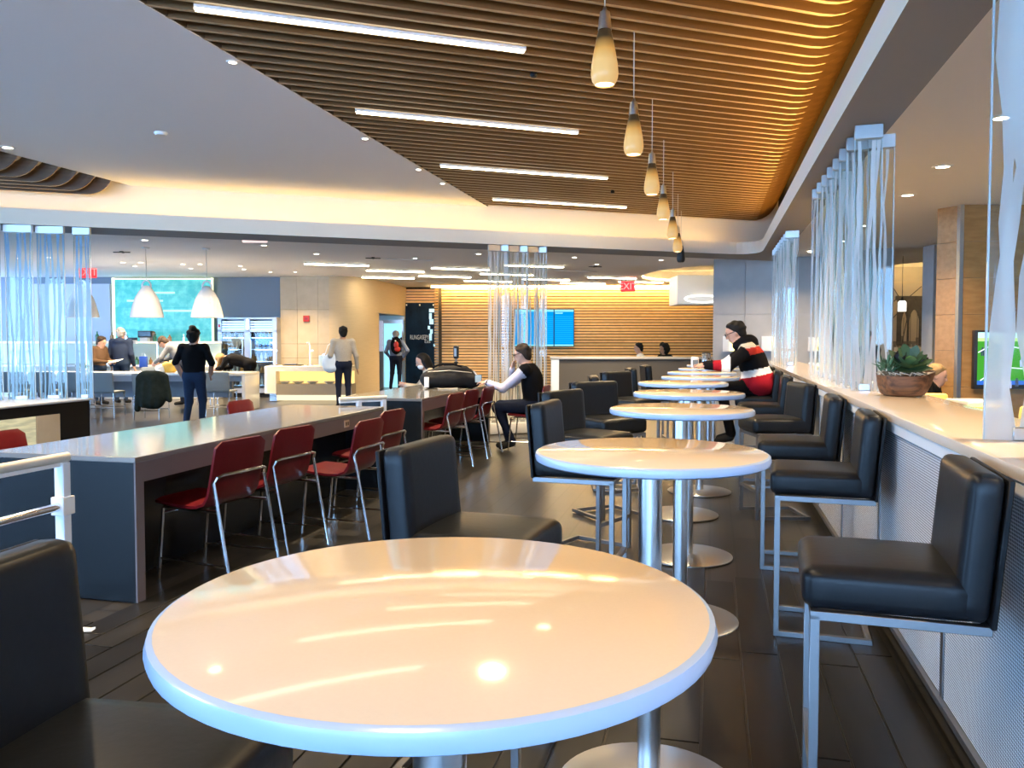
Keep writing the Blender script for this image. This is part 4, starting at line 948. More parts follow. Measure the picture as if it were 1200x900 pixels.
wc = thing('white_counter', 'white service counter below the bridge mural', 'counter', F(U(1061, 16.5), 16.5), YAW); m = MB(); m.box(U(1036, 16.5)-U(1061, 16.5), U(1090, 16.5)-U(1061, 16.5), 0, .5, 0, H(412, 16.5)); m.build('body', M_white, wc, bevel=.01); m = MB(); m.box(-.05, .45, .05, .4, H(412, 16.5), H(407, 16.5)); m.build('raised_box', mat('box_cream', (.75,.66,.52), .5), wc, bevel=.01)
v = F(U(1056, 15.5), 15.5, H(365, 15.5)); t = thing('cylinder_pendant', 'small white cylinder pendant lamp before the bridge mural', 'lamp', v); m = MB(); m.lathe([(.0, 0), (.075, 0), (.075, .17), (.05, .20), (0, .20)], 16, close=False); m.build('shade', mat('lamp_white_lit', (.9,.88,.8), .4, emit=(1,.93,.8), es=1.2), t, smooth=True); m = MB(); m.tube([(0, 0, .2), (0, 0, 2.99-v.z)], .006, 6); m.build('cord', M_blackp, t); m = MB(); m.lathe([(.03, .2), (.02, .27)], 8); m.build('cap', M_blackp, t)
M_yel = mat('yellow_upholstery', (.80,.58,.16), .6)
def booth(px0, px1, py, d, label):
    u0, u1 = U(px0, d), U(px1, d); zt = H(py, d); t = thing('tub_chair', label, 'chair', F((u0+u1)/2, d), YAW); w_ = u1-u0
    m = MB(); m.cushion(0, 0, zt/2+.05, w_, .12, zt-.1, .04, 0, 6); m.build('backrest', M_yel, t, smooth=True)
    m = MB(); m.cushion(0, .3, .38, w_*.95, .5, .14, .04, .01, 6); m.build('seat', M_yel, t, smooth=True)
    for s in (-1, 1): m = MB(); m.cushion(s*(w_/2-.03), .28, .42, .08, .5, .36, .03, 0, 6); m.build('arm', M_yel, t, smooth=True)
    for sx in (-1, 1):
        for sy in (0, .5): m = MB(); m.tube([(sx*(w_/2-.06), sy, 0), (sx*(w_/2-.06), sy, .32)], .015, 6); m.build('leg', M_oakpanel, t)
booth(1076, 1111, 461, 8.6, 'yellow tub chair behind the succulent bowl in front of the seated woman')
booth(1132, 1176, 475, 7.2, 'yellow tub chair beyond the counter in front of the television')
booth(1198, 1246, 476, 7.0, 'yellow tub chair beyond the counter behind the broad glass fins')
v = F(U(1142, 8.1), 8.1); t = thing('side_table', 'small pale square table in front of the oak wall', 'table', v, YAW); zt = H(468.5, 8.1); m = MB(); m.box(-.17, .17, -.2, .2, zt-.04, zt); m.build('table_top', M_whitegl, t, bevel=.004)
for sx in (-1, 1):
    for sy in (-1, 1): m = MB(); m.box(sx*.15-.015, sx*.15+.015, sy*.18-.015, sy*.18+.015, 0, zt-.04); m.build('leg', M_whitegl, t)
# ================================================================== PEOPLE
def nets(V, org, h):
    nx, ny, nz = V.shape; A = np.zeros((nx-1, ny-1, nz-1, 3), np.float32); C = np.zeros((nx-1, ny-1, nz-1), np.float32)
    for ax in range(3):
        o = [i for i in range(3) if i != ax]
        for o1 in (0, 1):
            for o2 in (0, 1):
                sl = [None]*3; sl[o[0]] = slice(o1, V.shape[o[0]]-1+o1); sl[o[1]] = slice(o2, V.shape[o[1]]-1+o2)
                sl[ax] = slice(0, V.shape[ax]-1); a = V[tuple(sl)]; sl[ax] = slice(1, V.shape[ax]); b = V[tuple(sl)]
                cr = (a < 0) != (b < 0); den = np.where(cr, a-b, 1); t = np.where(cr, a/den, 0)
                A[..., ax] += t; A[..., o[0]] += cr*o1; A[..., o[1]] += cr*o2; C += cr
    mk = C > 0; idx = -np.ones(C.shape, int); idx[mk] = np.arange(mk.sum())
    ijk = np.argwhere(mk); vs = (ijk+A[mk]/C[mk][:, None])*h+org
    fs = []
    s = V < 0
    for ax in range(3):
        o = [(ax+1) % 3, (ax+2) % 3]
        sl = [slice(None)]*3; sl[ax] = slice(0, V.shape[ax]-1); a = s[tuple(sl)]; sl[ax] = slice(1, V.shape[ax]); b = s[tuple(sl)]
        e = np.argwhere(a != b); e = e[(e[:, o[0]] > 0) & (e[:, o[1]] > 0) & (e[:, o[0]] < V.shape[o[0]]-1) & (e[:, o[1]] < V.shape[o[1]]-1)]
        if not len(e): continue
        d0 = np.zeros(3, int); d0[o[0]] = 1; d1 = np.zeros(3, int); d1[o[1]] = 1
        q = np.stack([idx[tuple((e-d0-d1).T)], idx[tuple((e-d1).T)], idx[tuple(e.T)], idx[tuple((e-d0).T)]], 1)
        fl = a[tuple(e.T)]; q[~fl] = q[~fl][:, ::-1]; fs.append(q)
    return vs, np.concatenate(fs)
class Fig:
    def __init__(s): s.p = []
    def cone(s, a, b, ra, rb, mi=0, k=.03, t=''): s.p.append(('c', np.array(a, float), np.array(b, float), ra, rb, mi, k, t, None)); return s
    def ell(s, c, r, mi=0, k=.03, B=None, t='', clip=None): s.p.append(('e', np.array(c, float), np.array(r, float), np.eye(3) if B is None else np.array(B, float), 0, mi, k, t, clip)); return s
    @staticmethod
    def dist(p, X):
        if p[0] == 'c':
            a, b = p[1], p[2]; ab = b-a; L = max(ab@ab, 1e-9); t = np.clip(((X-a)@ab)/L, 0, 1)
            return np.linalg.norm(X-a-t[..., None]*ab, axis=-1)-(p[3]+(p[4]-p[3])*t)
        q = (X-p[1])@p[3].T; k0 = np.linalg.norm(q/p[2], axis=-1); k1 = np.linalg.norm(q/p[2]**2, axis=-1)
        d = k0*(k0-1)/np.maximum(k1, 1e-6)
        if p[8] is not None: d = np.maximum(d, (X-p[8][0])@p[8][1])
        return d
    def box(s, p):
        if p[0] == 'c': r = max(p[3], p[4]); return np.minimum(p[1], p[2])-r, np.maximum(p[1], p[2])+r
        r = p[2].max(); return p[1]-r, p[1]+r
    def mesh(s, name, mats, vox=.014, colf=None):
        bs = [s.box(p) for p in s.p]; lo = np.min([b[0] for b in bs], 0)-.05; hi = np.max([b[1] for b in bs], 0)+.05
        n = np.ceil((hi-lo)/vox).astype(int)+1; V = np.full(n, .2, np.float32)
        for p, b in zip(s.p, bs):
            i0 = np.maximum(((b[0]-.07-lo)/vox).astype(int), 0); i1 = np.minimum(((b[1]+.07-lo)/vox).astype(int)+2, n)
            sl = tuple(slice(a, c) for a, c in zip(i0, i1))
            G = np.stack(np.meshgrid(*[lo[i]+np.arange(i0[i], i1[i])*vox for i in range(3)], indexing='ij'), -1)
            d = s.dist(p, G); f = V[sl]; k = p[6]; h = np.clip(.5+.5*(f-d)/k, 0, 1); V[sl] = f*(1-h)+d*h-k*h*(1-h)
        vs, fs = nets(V, lo, vox)
        cen = vs[fs].mean(1); D = np.stack([s.dist(p, cen) for p in s.p], 1); w = D.argmin(1)
        mi = np.array([p[5] for p in s.p])[w]
        if colf: mi = colf(cen, np.array([p[7] for p in s.p])[w], mi)
        me = bpy.data.meshes.new(name); me.from_pydata(vs.tolist(), [], fs.tolist()); me.polygons.foreach_set('material_index', mi.astype(int)); me.polygons.foreach_set('use_smooth', [True]*len(fs))
        for m in mats: me.materials.append(m)
        me.update(); return me
def unit(v): v = np.array(v, float); return v/max(np.linalg.norm(v), 1e-9)
def basis(up, fw):
    z = unit(up); x = unit(np.array(fw, float)-z*(np.array(fw)@z)); y = np.cross(z, x); return np.stack([x, y, z])
def stand(h=1.72):
    s = h/1.72; J = dict(hip=(0,0,.93), chest=(.0,0,1.25), neck=(.0,0,1.46), head=(.02,0,1.60))
    for k, q in (('L', 1), ('R', -1)): J.update({'sh'+k: (0, q*.185, 1.40), 'el'+k: (-.03, q*.25, 1.12), 'wr'+k: (.06, q*.26, .88), 'hp'+k: (0, q*.09, .90), 'kn'+k: (.02, q*.10, .49), 'an'+k: (-.03, q*.10, .09), 'to'+k: (.13, q*.12, .035)})
    return {k: np.array(v)*s for k, v in J.items()}
def sit(z=.46):
    J = dict(hip=(-.05,0,z+.10), chest=(-.03,0,z+.44), neck=(.0,0,z+.65), head=(.04,0,z+.78))
    for k, q in (('L', 1), ('R', -1)): J.update({'sh'+k: (-.01, q*.185, z+.58), 'el'+k: (.06, q*.25, z+.30), 'wr'+k: (.28, q*.16, z+.25), 'hp'+k: (0, q*.09, z+.09), 'kn'+k: (.42, q*.11, z+.10), 'an'+k: (.38, q*.11, .09), 'to'+k: (.53, q*.12, .035)})
    return {k: np.array(v, float) for k, v in J.items()}
def hand(f, wr, d, side, mi, curl=.5, pn=None, fr=.010):
    d = unit(d); pn = unit(pn) if pn is not None else unit(np.cross(d, (0, 0, 1)) if abs(d[2]) < .8 else (0, side, 0)); lat = unit(np.cross(pn, d)); pn = unit(np.cross(d, lat))
    w = np.array(wr); f.ell(w+d*.05, (.052, .040, .018), mi, .012, np.stack([d, lat, pn]))
    for i, L in enumerate((.066, .076, .072, .056)):
        a = w+d*.088+lat*(-.030+.020*i); k_ = a+d*L*.5+pn*curl*.012; t = k_+(d*(1-curl)+pn*curl)*L*.5; f.cone(a, k_, fr, fr*.95, mi, .006); f.cone(k_, t, fr*.95, fr*.8, mi, .006)
    a = w+d*.03-lat*.032; f.cone(a, a+d*.04-lat*.022+pn*.012, fr*1.15, fr, mi, .008); f.cone(a+d*.04-lat*.022+pn*.012, a+d*.07-lat*.018+pn*.022, fr, fr*.85, mi, .006)
def person(label, loc, rz, J, mats, vox=.015, bulk=1.0, sleeve='long', hair=None, hairm=None, look=None, colf=None, hands=None, glasses=False, name='person', extra=None, chin_mask=None):
    """mats: 0 skin 1 top 2 trousers 3 shoes 4 sleeve; faces +x"""
    t = thing(name, label, 'person', loc, rz); f = Fig(); g = lambda k: np.array(J[k], float)
    sp_ = unit(g('neck')-g('hip')); lat = unit(g('shL')-g('shR')); fw = np.cross(lat, sp_)
    B = np.stack([unit(fw), lat, sp_])
    hl = unit(g('hpL')-g('hpR')); f.ell(g('hip'), (.115*bulk, .165*bulk, .13), 2, .05, np.stack([unit(np.cross(hl, sp_)), hl, sp_]), 'pelvis')
    f.ell((g('hip')*.45+g('chest')*.55)-sp_*.02, (.115*bulk, .155*bulk, .20), 1, .06, B, 'torso'); f.ell(g('chest'), (.12*bulk, .175*bulk, .20), 1, .06, B, 'torso')
    f.cone(g('chest')+sp_*.10, g('neck')-sp_*.03, .09, .06, 1, .05, 'torso')
    for k in 'LR':
        f.cone(g('neck')-sp_*.07, g('sh'+k), .065, .068*bulk, 1, .05, 'torso')
        um = 4; fm = 4 if sleeve == 'long' else 0
        f.cone(g('sh'+k), g('el'+k), .060*bulk, .046*bulk, um, .03, 'uarm')
        if sleeve == 'short': mid = g('sh'+k)*.35+g('el'+k)*.65; f.cone(mid, g('el'+k), .044, .040, 0, .02, 'skin')
        f.cone(g('el'+k), g('wr'+k), (.046 if fm else .040)*bulk, .034*(bulk if fm else 1), fm, .02, 'farm')
        hd = hands[k] if hands and k in hands else (g('wr'+k)-g('el'+k), .5, None)
        hand(f, g('wr'+k), hd[0], 1 if k == 'L' else -1, 0, hd[1], hd[2], max(.009, vox*.75))
        f.cone(g('hp'+k), g('kn'+k), .088*bulk**.5, .062, 2, .04, 'leg'); f.cone(g('kn'+k), g('an'+k), .060, .045, 2, .03, 'leg')
        f.cone(g('an'+k)-np.array((.0,0,.03)), g('to'+k), .044, .036, 3, .02, 'shoe')
    hc = g('head'); lk = unit(look if look is not None else (1, 0, -.1)); up = unit(hc-g('neck')+np.array((0,0,.06))); HB = basis(up, lk); X, Y, Z_ = HB
    f.cone(g('neck')-sp_*.02, hc-Z_*.05-X*.02, .056, .052, 0, .02, 'neck')
    f.ell(hc+Z_*.015, (.096, .076, .105), 0, .02, HB, 'head'); f.ell(hc+X*.030-Z_*.06, (.062, .056, .062), 0, .03, HB, 'head')
    f.cone(hc+X*.090+Z_*.015, hc+X*.108-Z_*.020, .010, .015, 0, .012, 'head')
    for s in (-1, 1): f.ell(hc+Y*s*.078-Z_*.005, (.020, .010, .030), 0, .008, HB, 'ear')
    if extra: extra(f, g)
    link('body', f.mesh('body', mats, vox, colf), t)
    dk = mat('eye_dark', (.02,.015,.012), .3)
    m = MB()
    for s in (-1, 1):
        c = hc+X*.088+Y*s*.031+Z_*.012; m.ball((0,0,0), .007, .012, .006, 8, Matrix.Translation(c) @ Matrix(HB.T.tolist()).to_4x4()); c = hc+X*.092+Y*s*.032+Z_*.034; m.ball((0,0,0), .006, .018, .004, 8, Matrix.Translation(c) @ Matrix(HB.T.tolist()).to_4x4())
    m.build('eyes', dk, t, smooth=True)
    m = MB(); c = hc+X*.091-Z_*.058; m.ball((0,0,0), .006, .024, .005, 8, Matrix.Translation(c) @ Matrix(HB.T.tolist()).to_4x4()); m.build('lips', mat('lip', (.45,.18,.15), .5), t, smooth=True)
    if glasses:
        m = MB()
        for s in (-1, 1):
            pts = [hc+X*.108+Y*(s*.034+.026*math.cos(a))+Z_*(.012+.019*math.sin(a)) for a in [2*math.pi*i/12 for i in range(13)]]; m.tube(pts, .0035, 5); m.tube([hc+X*.106+Y*s*.06+Z_*.018, hc+X*.0+Y*s*.086+Z_*.018], .0035, 5)
        m.tube([hc+X*.112+Y*.01+Z_*.016, hc+X*.112-Y*.01+Z_*.016], .003, 5); m.build('glasses', M_blackp, t)
    if chin_mask:
        q = Fig(); q.ell(hc+X*.045-Z_*.055, (.060, .060, .055), 0, .01, HB); link('face_mask', q.mesh('face_mask', [chin_mask], .012), t)
    if hair:
        q = Fig(); nrm = unit(X*.80-Z_*.62)
        q.ell(hc+Z_*.022-X*.012, (.104, .090, .108), 0, .02, HB, clip=(hc+X*.030+Z_*.045, nrm))
        if hair in ('short', 'curly'): q.ell(hc-X*.055-Z_*.03, (.055, .072, .075), 0, .03, HB)
        if hair == 'bun': q.ell(hc-X*.05+Z_*.115, (.055, .055, .050), 0, .02, HB); q.ell(hc-X*.055-Z_*.03, (.055, .072, .085), 0, .03, HB); q.ell(hc+Z_*.14-X*.03+Y*.02, (.04, .05, .03), 0, .02, HB)
        if hair == 'long':
            q.cone(hc-X*.04-Z_*.02, hc-X*.07-Z_*.22, .085, .06, 0, .04)
            for s in (-1, 1): q.cone(hc+Y*s*.065+X*.005, hc+Y*s*.085-X*.01-Z_*.18, .032, .025, 0, .03)
        if hair == 'hang':
            for s in (-1, 0, 1): q.cone(hc+Y*s*.06+Z_*.0-X*.02, hc+Y*s*.07+np.array((.05, 0, -.26)), .05, .03, 0, .03)
        if hair == 'big': 
            rr = random.Random(3)
            for i in range(26):
                v = unit((rr.uniform(-1.3, .25), rr.uniform(-1, 1), rr.uniform(-1.2, 1))); q.ell(hc+X*v[0]*.10+Y*v[1]*.11+Z_*(v[2]*.12), (.05, .05, .05), 0, .03)
        rr = random.Random(len(label))
        if hair in ('short', 'bun'):
            for i in range(22):
                v = unit((rr.uniform(-1, .35), rr.uniform(-1, 1), rr.uniform(-.1, 1))); q.ell(hc+Z_*.022-X*.012+X*v[0]*.092+Y*v[1]*.078+Z_*v[2]*.098, (.034, .030, .022), 0, .02, HB)
        link('hair', q.mesh('hair', [hairm or M_hair], max(.010, vox*.8)), t)
    return t
def up(J, **k):
    J = dict(J)
    for a, b in k.items(): J[a] = np.array(b, float)
    return J
FC = {n: mat('cloth_'+n, c, .95, spec=.08, noise=((40,40,40), .35, tuple(x*1.25 for x in c))) for n, c in dict(black=(.006,.006,.007), lilac=(.50,.47,.55), navy=(.012,.016,.03), denim=(.018,.032,.065), tan=(.33,.30,.25), brown=(.085,.05,.03), slateblue=(.20,.24,.36), white=(.75,.73,.70), red=(.27,.010,.02), rust=(.36,.03,.02), beige=(.46,.40,.31), grey=(.13,.14,.16), navyj=(.02,.03,.06), shoe=(.02,.02,.02)).items()}
AW = YAW+math.pi/2                                     # facing away from the camera
LF = YAW+math.pi                                       # facing image left
# man in the vest on the red chair
J = up(sit(.47), hip=(-.09,0,.57), chest=(-.07,0,.90), neck=(.0,0,1.10), head=(.055,0,1.225), shL=(-.02,.20,1.03), shR=(-.02,-.20,1.03), elL=(.24,.28,.80), wrL=(.47,.17,.87), elR=(.26,-.24,.83), wrR=(.20,-.05,1.03), knL=(.36,.13,.55), knR=(.38,-.12,.56), anL=(.16,.12,.13), anR=(.26,-.10,.10), toL=(.30,.13,.05), toR=(.40,-.11,.04))
def wrist_band(f, g): f.cone(g('wrL')-unit(g('wrL')-g('elL'))*.03, g('wrL')-unit(g('wrL')-g('elL'))*.012, .040, .040, 3, .005)
person('man in a dark vest over a pale shirt, one hand at his chin', (-2.28, 10.1, 0), math.pi, J, [M_skin, FC['black'], FC['navy'], FC['shoe'], FC['lilac']], .0105, 1.14, hair='short', hairm=M_hairbr, look=(1, 0, -.28), glasses=True, extra=wrist_band,
       hands={'L': ((1, -.1, .05), .6, (0, -.3, -1)), 'R': ((-.25, .25, 1), .55, (-1, .2, 0))})
# man in the striped jacket
def stripes(c, tg, mi):
    z = c[:, 2]+.22*(c[:, 0]-.05); out = mi.copy(); to = (tg == 'torso') | (tg == 'pelvis')
    b = np.digitize(z, [1.00, 1.075, 1.245, 1.325, 1.385]); out[to] = np.array([5, 6, 1, 7, 8, 1])[b[to]]
    ua = tg == 'uarm'; x = c[:, 0]; out[ua] = np.where(x[ua] > .27, 6, 1); fa = tg == 'farm'; out[fa] = np.where(x[fa] < .36, 6, np.where(x[fa] < .45, 5, 1))
    return out
J = up(sit(.79), hip=(-.06,0,.90), chest=(.03,0,1.18), neck=(.14,0,1.37), head=(.215,0,1.485), shL=(.08,.21,1.30), shR=(.08,-.21,1.30), elL=(.30,.33,1.12), wrL=(.52,.23,1.125), elR=(.32,-.28,1.12), wrR=(.54,-.14,1.125), knL=(.36,.15,.86), knR=(.36,-.14,.86), anL=(.26,.15,.36), anR=(.24,-.12,.36), toL=(.40,.16,.29), toR=(.38,-.13,.29))
def hood(f, g):
    f.ell(g('neck')-np.array((.075, 0, -.01)), (.10, .15, .09), 1, .04, t='hood'); f.cone(g('neck')+np.array((-.02,.07,.02)), g('neck')+np.array((.06,.05,-.03)), .05, .045, 1, .03, 'hood'); f.cone(g('neck')+np.array((-.02,-.07,.02)), g('neck')+np.array((.06,-.05,-.03)), .05, .045, 1, .03, 'hood')
    f.ell((-.05, 0, .93), (.21, .255, .15), 5, .05, t='pelvis')
person('man in a red, white and black striped puffer jacket leaning on a round table', (.47, 9.45, 0), math.pi, J, [M_skin, FC['black'], FC['black'], FC['shoe'], FC['black'], FC['red'], FC['white'], FC['rust'], FC['beige']], .0115, 1.30, hair='short', hairm=M_hair, look=(1, .05, -.42), glasses=True, colf=stripes, extra=hood, hands={'L': ((1, -.2, -.05), .5, (0, -.2, -1)), 'R': ((1, .2, -.05), .5, (0, .2, -1))})
# woman in black walking past the white table
J = up(stand(1.57), elL=(-.04,.27,1.06), wrL=(.10,.22,.84), elR=(-.06,-.30,1.05), wrR=(.10,-.22,.88), knR=(.10,-.09,.47), anR=(.06,-.09,.10), toR=(.21,-.10,.04), anL=(-.10,.10,.09), toL=(.05,.11,.03))
person('woman in black top and jeans with hair in a bun, seen from behind', tf(227, 12.6), AW, J, [M_skin, FC['black'], FC['denim'], FC['shoe'], FC['black']], .013, 1.06, 'short', 'bun')
# blonde woman bending over the table
J = up(stand(1.66), hip=(-.02,0,.88), chest=(.28,0,.98), neck=(.48,0,1.02), head=(.60,0,1.00), shL=(.42,.18,.99), shR=(.42,-.18,.99), elL=(.50,.26,.82), wrL=(.62,.18,.80), elR=(.48,-.26,.82), wrR=(.60,-.18,.80))
person('blonde woman in black bending over the end of the white table', tf(292, 17.3), LF, J, [M_skin, FC['black'], FC['black'], FC['shoe'], FC['black']], .014, 1.05, hair='hang', hairm=M_hairbl, look=(.6, 0, -.8))
# man with a white tote
J = up(stand(1.67), elL=(-.05,.26,1.08), wrL=(.12,.24,.95), elR=(-.02,-.27,1.06), wrR=(.04,-.29,.82))
person('man in a tan sweater and dark trousers standing at the buffet seen from behind', tf(402, 16.9), AW+R(14), J, [M_skin2, FC['tan'], FC['navy'], FC['shoe'], FC['tan']], .013, 1.10, hair='short', hairm=M_hair, look=(1, .2, -.1))
# man with a backpack in the doorway
J = up(stand(1.64), elL=(-.08,.27,1.06), wrL=(.10,.22,.95), elR=(-.10,-.34,1.10), wrR=(.02,-.22,.92), knL=(.02,.11,.47), anL=(-.02,.15,.09), toL=(.12,.17,.035))
person('man in a slate blue hoodie standing in the doorway seen from behind', tf(464, 22.9), AW, J, [M_skin, FC['slateblue'], FC['navy'], FC['shoe'], FC['slateblue']], .015, 1.10, hair='short', hairm=M_hairgr)
# masked woman behind the black bag
J = up(sit(.46), head=(.10,0,1.20), neck=(.02,0,1.08), elL=(.16,.26,.80), wrL=(.34,.12,.84), elR=(.16,-.26,.80), wrR=(.34,-.1,.84))
person('dark haired woman in a pale face mask sitting behind the black bag', F(U(503, 12.3), 12.3, -.12), LF+R(8), J, [M_skin, FC['beige'], FC['navy'], FC['shoe'], FC['beige']], .014, 1.0, hair='long', hairm=M_hair, look=(1, .25, -.35), chin_mask=FC['white'])
# people at the bar
J = up(stand(1.47), head=(.07,0,1.345), elL=(.05,.22,.95), wrL=(.26,.12,.93), elR=(.05,-.22,.95), wrR=(.26,-.08,.93))
person('person in a brown jacket holding a sheet of paper at the white table', tf(116, 17.7), YAW-R(14), J, [M_skin, FC['brown'], FC['denim'], FC['shoe'], FC['brown']], .015, 1.05, hair='short', hairm=M_hairbr, look=(1, 0, -.55))
person('person in a navy hooded jacket standing with back turned at the bar', tf(142, 18.0), AW, stand(1.66), [M_skin, FC['navyj'], FC['denim'], FC['shoe'], FC['navyj']], .015, 1.18, hair='short', hairm=M_hairgr, extra=lambda f, g: f.ell(g('neck')-np.array((.08, 0, .03)), (.07, .13, .07), 1, .04, t='torso'))
J = up(stand(1.60), chest=(.14,0,1.16), neck=(.30,0,1.30), head=(.42,0,1.345), shL=(.22,.18,1.24), shR=(.22,-.18,1.24), elL=(.36,.25,1.02), wrL=(.52,.16,.92), elR=(.36,-.25,1.02), wrR=(.52,-.16,.92))
person('person in a grey jacket and cap leaning over the yellow bag', tf(214, 17.6), LF, J, [M_skin, FC['grey'], FC['navy'], FC['shoe'], FC['grey']], .015, 1.12, hair='short', hairm=M_hairbr, look=(1, 0, -.6))
person('blonde server facing across the back bar under the teal wall', tf(178, 20.15), YAW-R(30), stand(1.60), [M_skin, FC['beige'], FC['navy'], FC['shoe'], FC['beige']], .016, 1.0, hair='short', hairm=M_hairbl, look=(1, 0, -.4))
# heads over the partition
person('dark haired woman in white and black sitting behind the grey partition', F(U(750, 19.6), 19.6), LF, sit(.42), [M_skin, FC['white'], FC['navy'], FC['shoe'], FC['white']], .014, .95, hair='short', hairm=M_hair)
person('person with a cloud of curly black hair sitting behind the grey partition', F(U(779, 19.6), 19.6), LF+R(30), sit(.40), [M_skin2, FC['black'], FC['navy'], FC['shoe'], FC['black']], .014, .95, hair='big', hairm=M_hair)
# beyond the counter
person('blonde woman in black sitting behind the succulent bowl', F(U(1093, 9.25), 9.25, -.11), YAW-R(38), up(sit(.42), head=(.05,0,1.11), neck=(.0,0,.99)), [M_skin, FC['black'], FC['black'], FC['shoe'], FC['black']], .012, .95, hair='short', hairm=M_hairbl, look=(1, 0, -.25))
person('person in a long navy coat standing behind the counter glass screen', F(U(1019, 13.2), 13.2), YAW-R(60), stand(1.52), [M_skin, FC['navyj'], FC['black'], FC['shoe'], FC['navyj']], .016, 1.05, hair='short', hairm=M_hair)
# seats for people behind partition and bowl are simple benches
for u_, d_, l, h_ in ((U(765, 19.75), 19.75, 'grey bench seat behind the partition', .42), (U(1090, 9.25), 9.25, 'low upholstered bench under the blonde woman', .29), (U(510, 12.35), 12.35, 'grey bench seat behind the black bag table', .34)):
    t = thing('bench', l, 'bench', F(u_, d_), YAW); m = MB(); m.cushion(0, 0, h_-.05, 1.3 if d_ > 15 else .6, .5, .10, .03, 0, 6); m.build('seat', M_greyfab, t, smooth=True); m = MB(); m.box(-.28, .28, -.2, .2, 0, h_-.08); m.build('base', M_black, t)
# ================================================================== SMALL OBJECTS
# succulent bowl on the counter
pb = thing('succulent_bowl', 'rough wooden bowl planted with green succulents on the counter', 'plant', (1.12, 5.32, 1.076))
m = MB(); n = 40; prof = [(.0, 0), (.095, 0), (.115, .015), (.128, .06), (.134, .115), (.136, .122), (.128, .122), (.12, .115), (0, .118)]
vs = []; fs = []; rnd = random.Random(8)
for i, (r, z) in enumerate(prof):
    for k in range(n):
        a = 2*math.pi*k/n; w_ = 1+.05*math.sin(3*a+1)+.03*math.sin(5*a); lift = .03*max(0, math.cos(a-.35))**2*(z/.12)**2
        ex = .035*max(0, math.cos(a-.35))**2*(z/.12); vs.append(((r*w_+ex*(r/.15))*math.cos(a)*1.08, (r*w_)*math.sin(a)*.95, z+lift))
for i in range(len(prof)-1):
    for k in range(n): fs.append((i*n+k, i*n+(k+1) % n, (i+1)*n+(k+1) % n, (i+1)*n+k))
m.add(vs, fs); m.build('bowl', wood('root_wood', (.05,.02,.011), (.22,.095,.04), 1.6, .45, 'X'), pb, smooth=True)
m = MB()
for i in range(160): a = rnd.uniform(0, 6.28); r = .128*math.sqrt(rnd.random()); m.ball((r*math.cos(a), r*math.sin(a)*.9, .124+.03*(1-r/.13)+.01*rnd.random()), .010, .010, .008, 6)
o = m.build('gravel', mat('gravel_moss', (.10,.07,.045), .9, spec=.1, noise=((60,60,60), .3, (.22,.18,.13))), pb); o['kind'] = 'stuff'
def leaf(L, W, cup, tip):
    vs = []; fs = []; n = 8; k = 4
    for side in (1, -1):
        for i in range(n+1):
            t = i/n; w_ = W*(math.sin(math.pi*min(t*.92+.06, 1))**.8); z = cup*t*t
            for j in range(k+1): y = (j/k*2-1); vs.append((L*t, y*w_, z+.010*(y*y)*(1-t)+side*.003*(1-y*y)*(1-t*.8)))
    o2 = (n+1)*(k+1)
    for i in range(n):
        for j in range(k): a = i*(k+1)+j; fs.append((a, a+1, a+k+2, a+k+1)); fs.append((o2+a+k+1, o2+a+k+2, o2+a+1, o2+a))
    m = MB(); m.add(vs, fs); return m.mesh('leaf', smooth=True)
M_leaf = perturb(mat('succulent_green', (.045,.10,.035), .45, noise=((25,25,25), .3, (.09,.15,.055))), .35); M_leafl = mat('succulent_lime', (.18,.30,.06), .45); M_leafd = mat('succulent_tip', (.05,.035,.04), .5); M_sage = perturb(mat('succulent_sage', (.07,.16,.08), .55), .3)
lb = leaf(.098, .031, .02, 0); lb.materials.append(M_leaf); ls = leaf(.055, .022, .015, 0); ls.materials.append(M_leafl); lt = leaf(.07, .009, .02, 0); lt.materials.append(M_sage); lp = leaf(.09, .03, .03, 0); lp.materials.append(M_leafd)
def rosette(cx, cy, cz, rings, sc, par, lean=28):
    g = 0
    for cnt, tilt, me, off in rings:
        for i in range(cnt):
            a = 2*math.pi*i/cnt+off+rnd.uniform(-.1, .1); o = link('leaf', me, par); o.matrix_local = Matrix.Translation((cx, cy, cz)) @ Matrix.Rotation(R(lean), 4, 'X') @ Matrix.Rotation(a, 4, 'Z') @ Matrix.Rotation(-R(tilt+rnd.uniform(-5, 5)), 4, 'Y') @ Matrix.Scale(sc*rnd.uniform(.88, 1.1), 4)
rosette(.03, 0, .165, [(9, 8, lb, 0), (8, 26, lb, .3), (7, 45, lb, .1), (5, 62, ls, .4), (4, 78, ls, 0)], 1.45, pb)
rosette(.10, .02, .175, [(5, 50, lp, 0), (4, 30, lp, .4)], .75, pb); rosette(-.02, .03, .19, [(5, 48, lp, .3)], .85, pb)
for i in range(38): a = rnd.uniform(0, 6.28); r = .05*rnd.random(); o = link('leaf', lt, pb); o.location = (-.085+r*math.cos(a), r*math.sin(a), .14+rnd.uniform(0, .05)); o.rotation_euler = (0, -R(rnd.uniform(5, 70)), a); q = rnd.uniform(.6, 1.0); o.scale = (q, q, q)
m = MB()
for i in range(10): a = rnd.uniform(2.2, 5.2); c = Vector((.11*math.cos(a), .11*math.sin(a), .12)); m.tube([c, c+Vector((.03*math.cos(a), .03*math.sin(a), .025)), c+Vector((.06*math.cos(a+1), .06*math.sin(a+1), .01))], .002, 5)
m.build('dry_stem', mat('dry_stem', (.45,.42,.34), .8), pb)
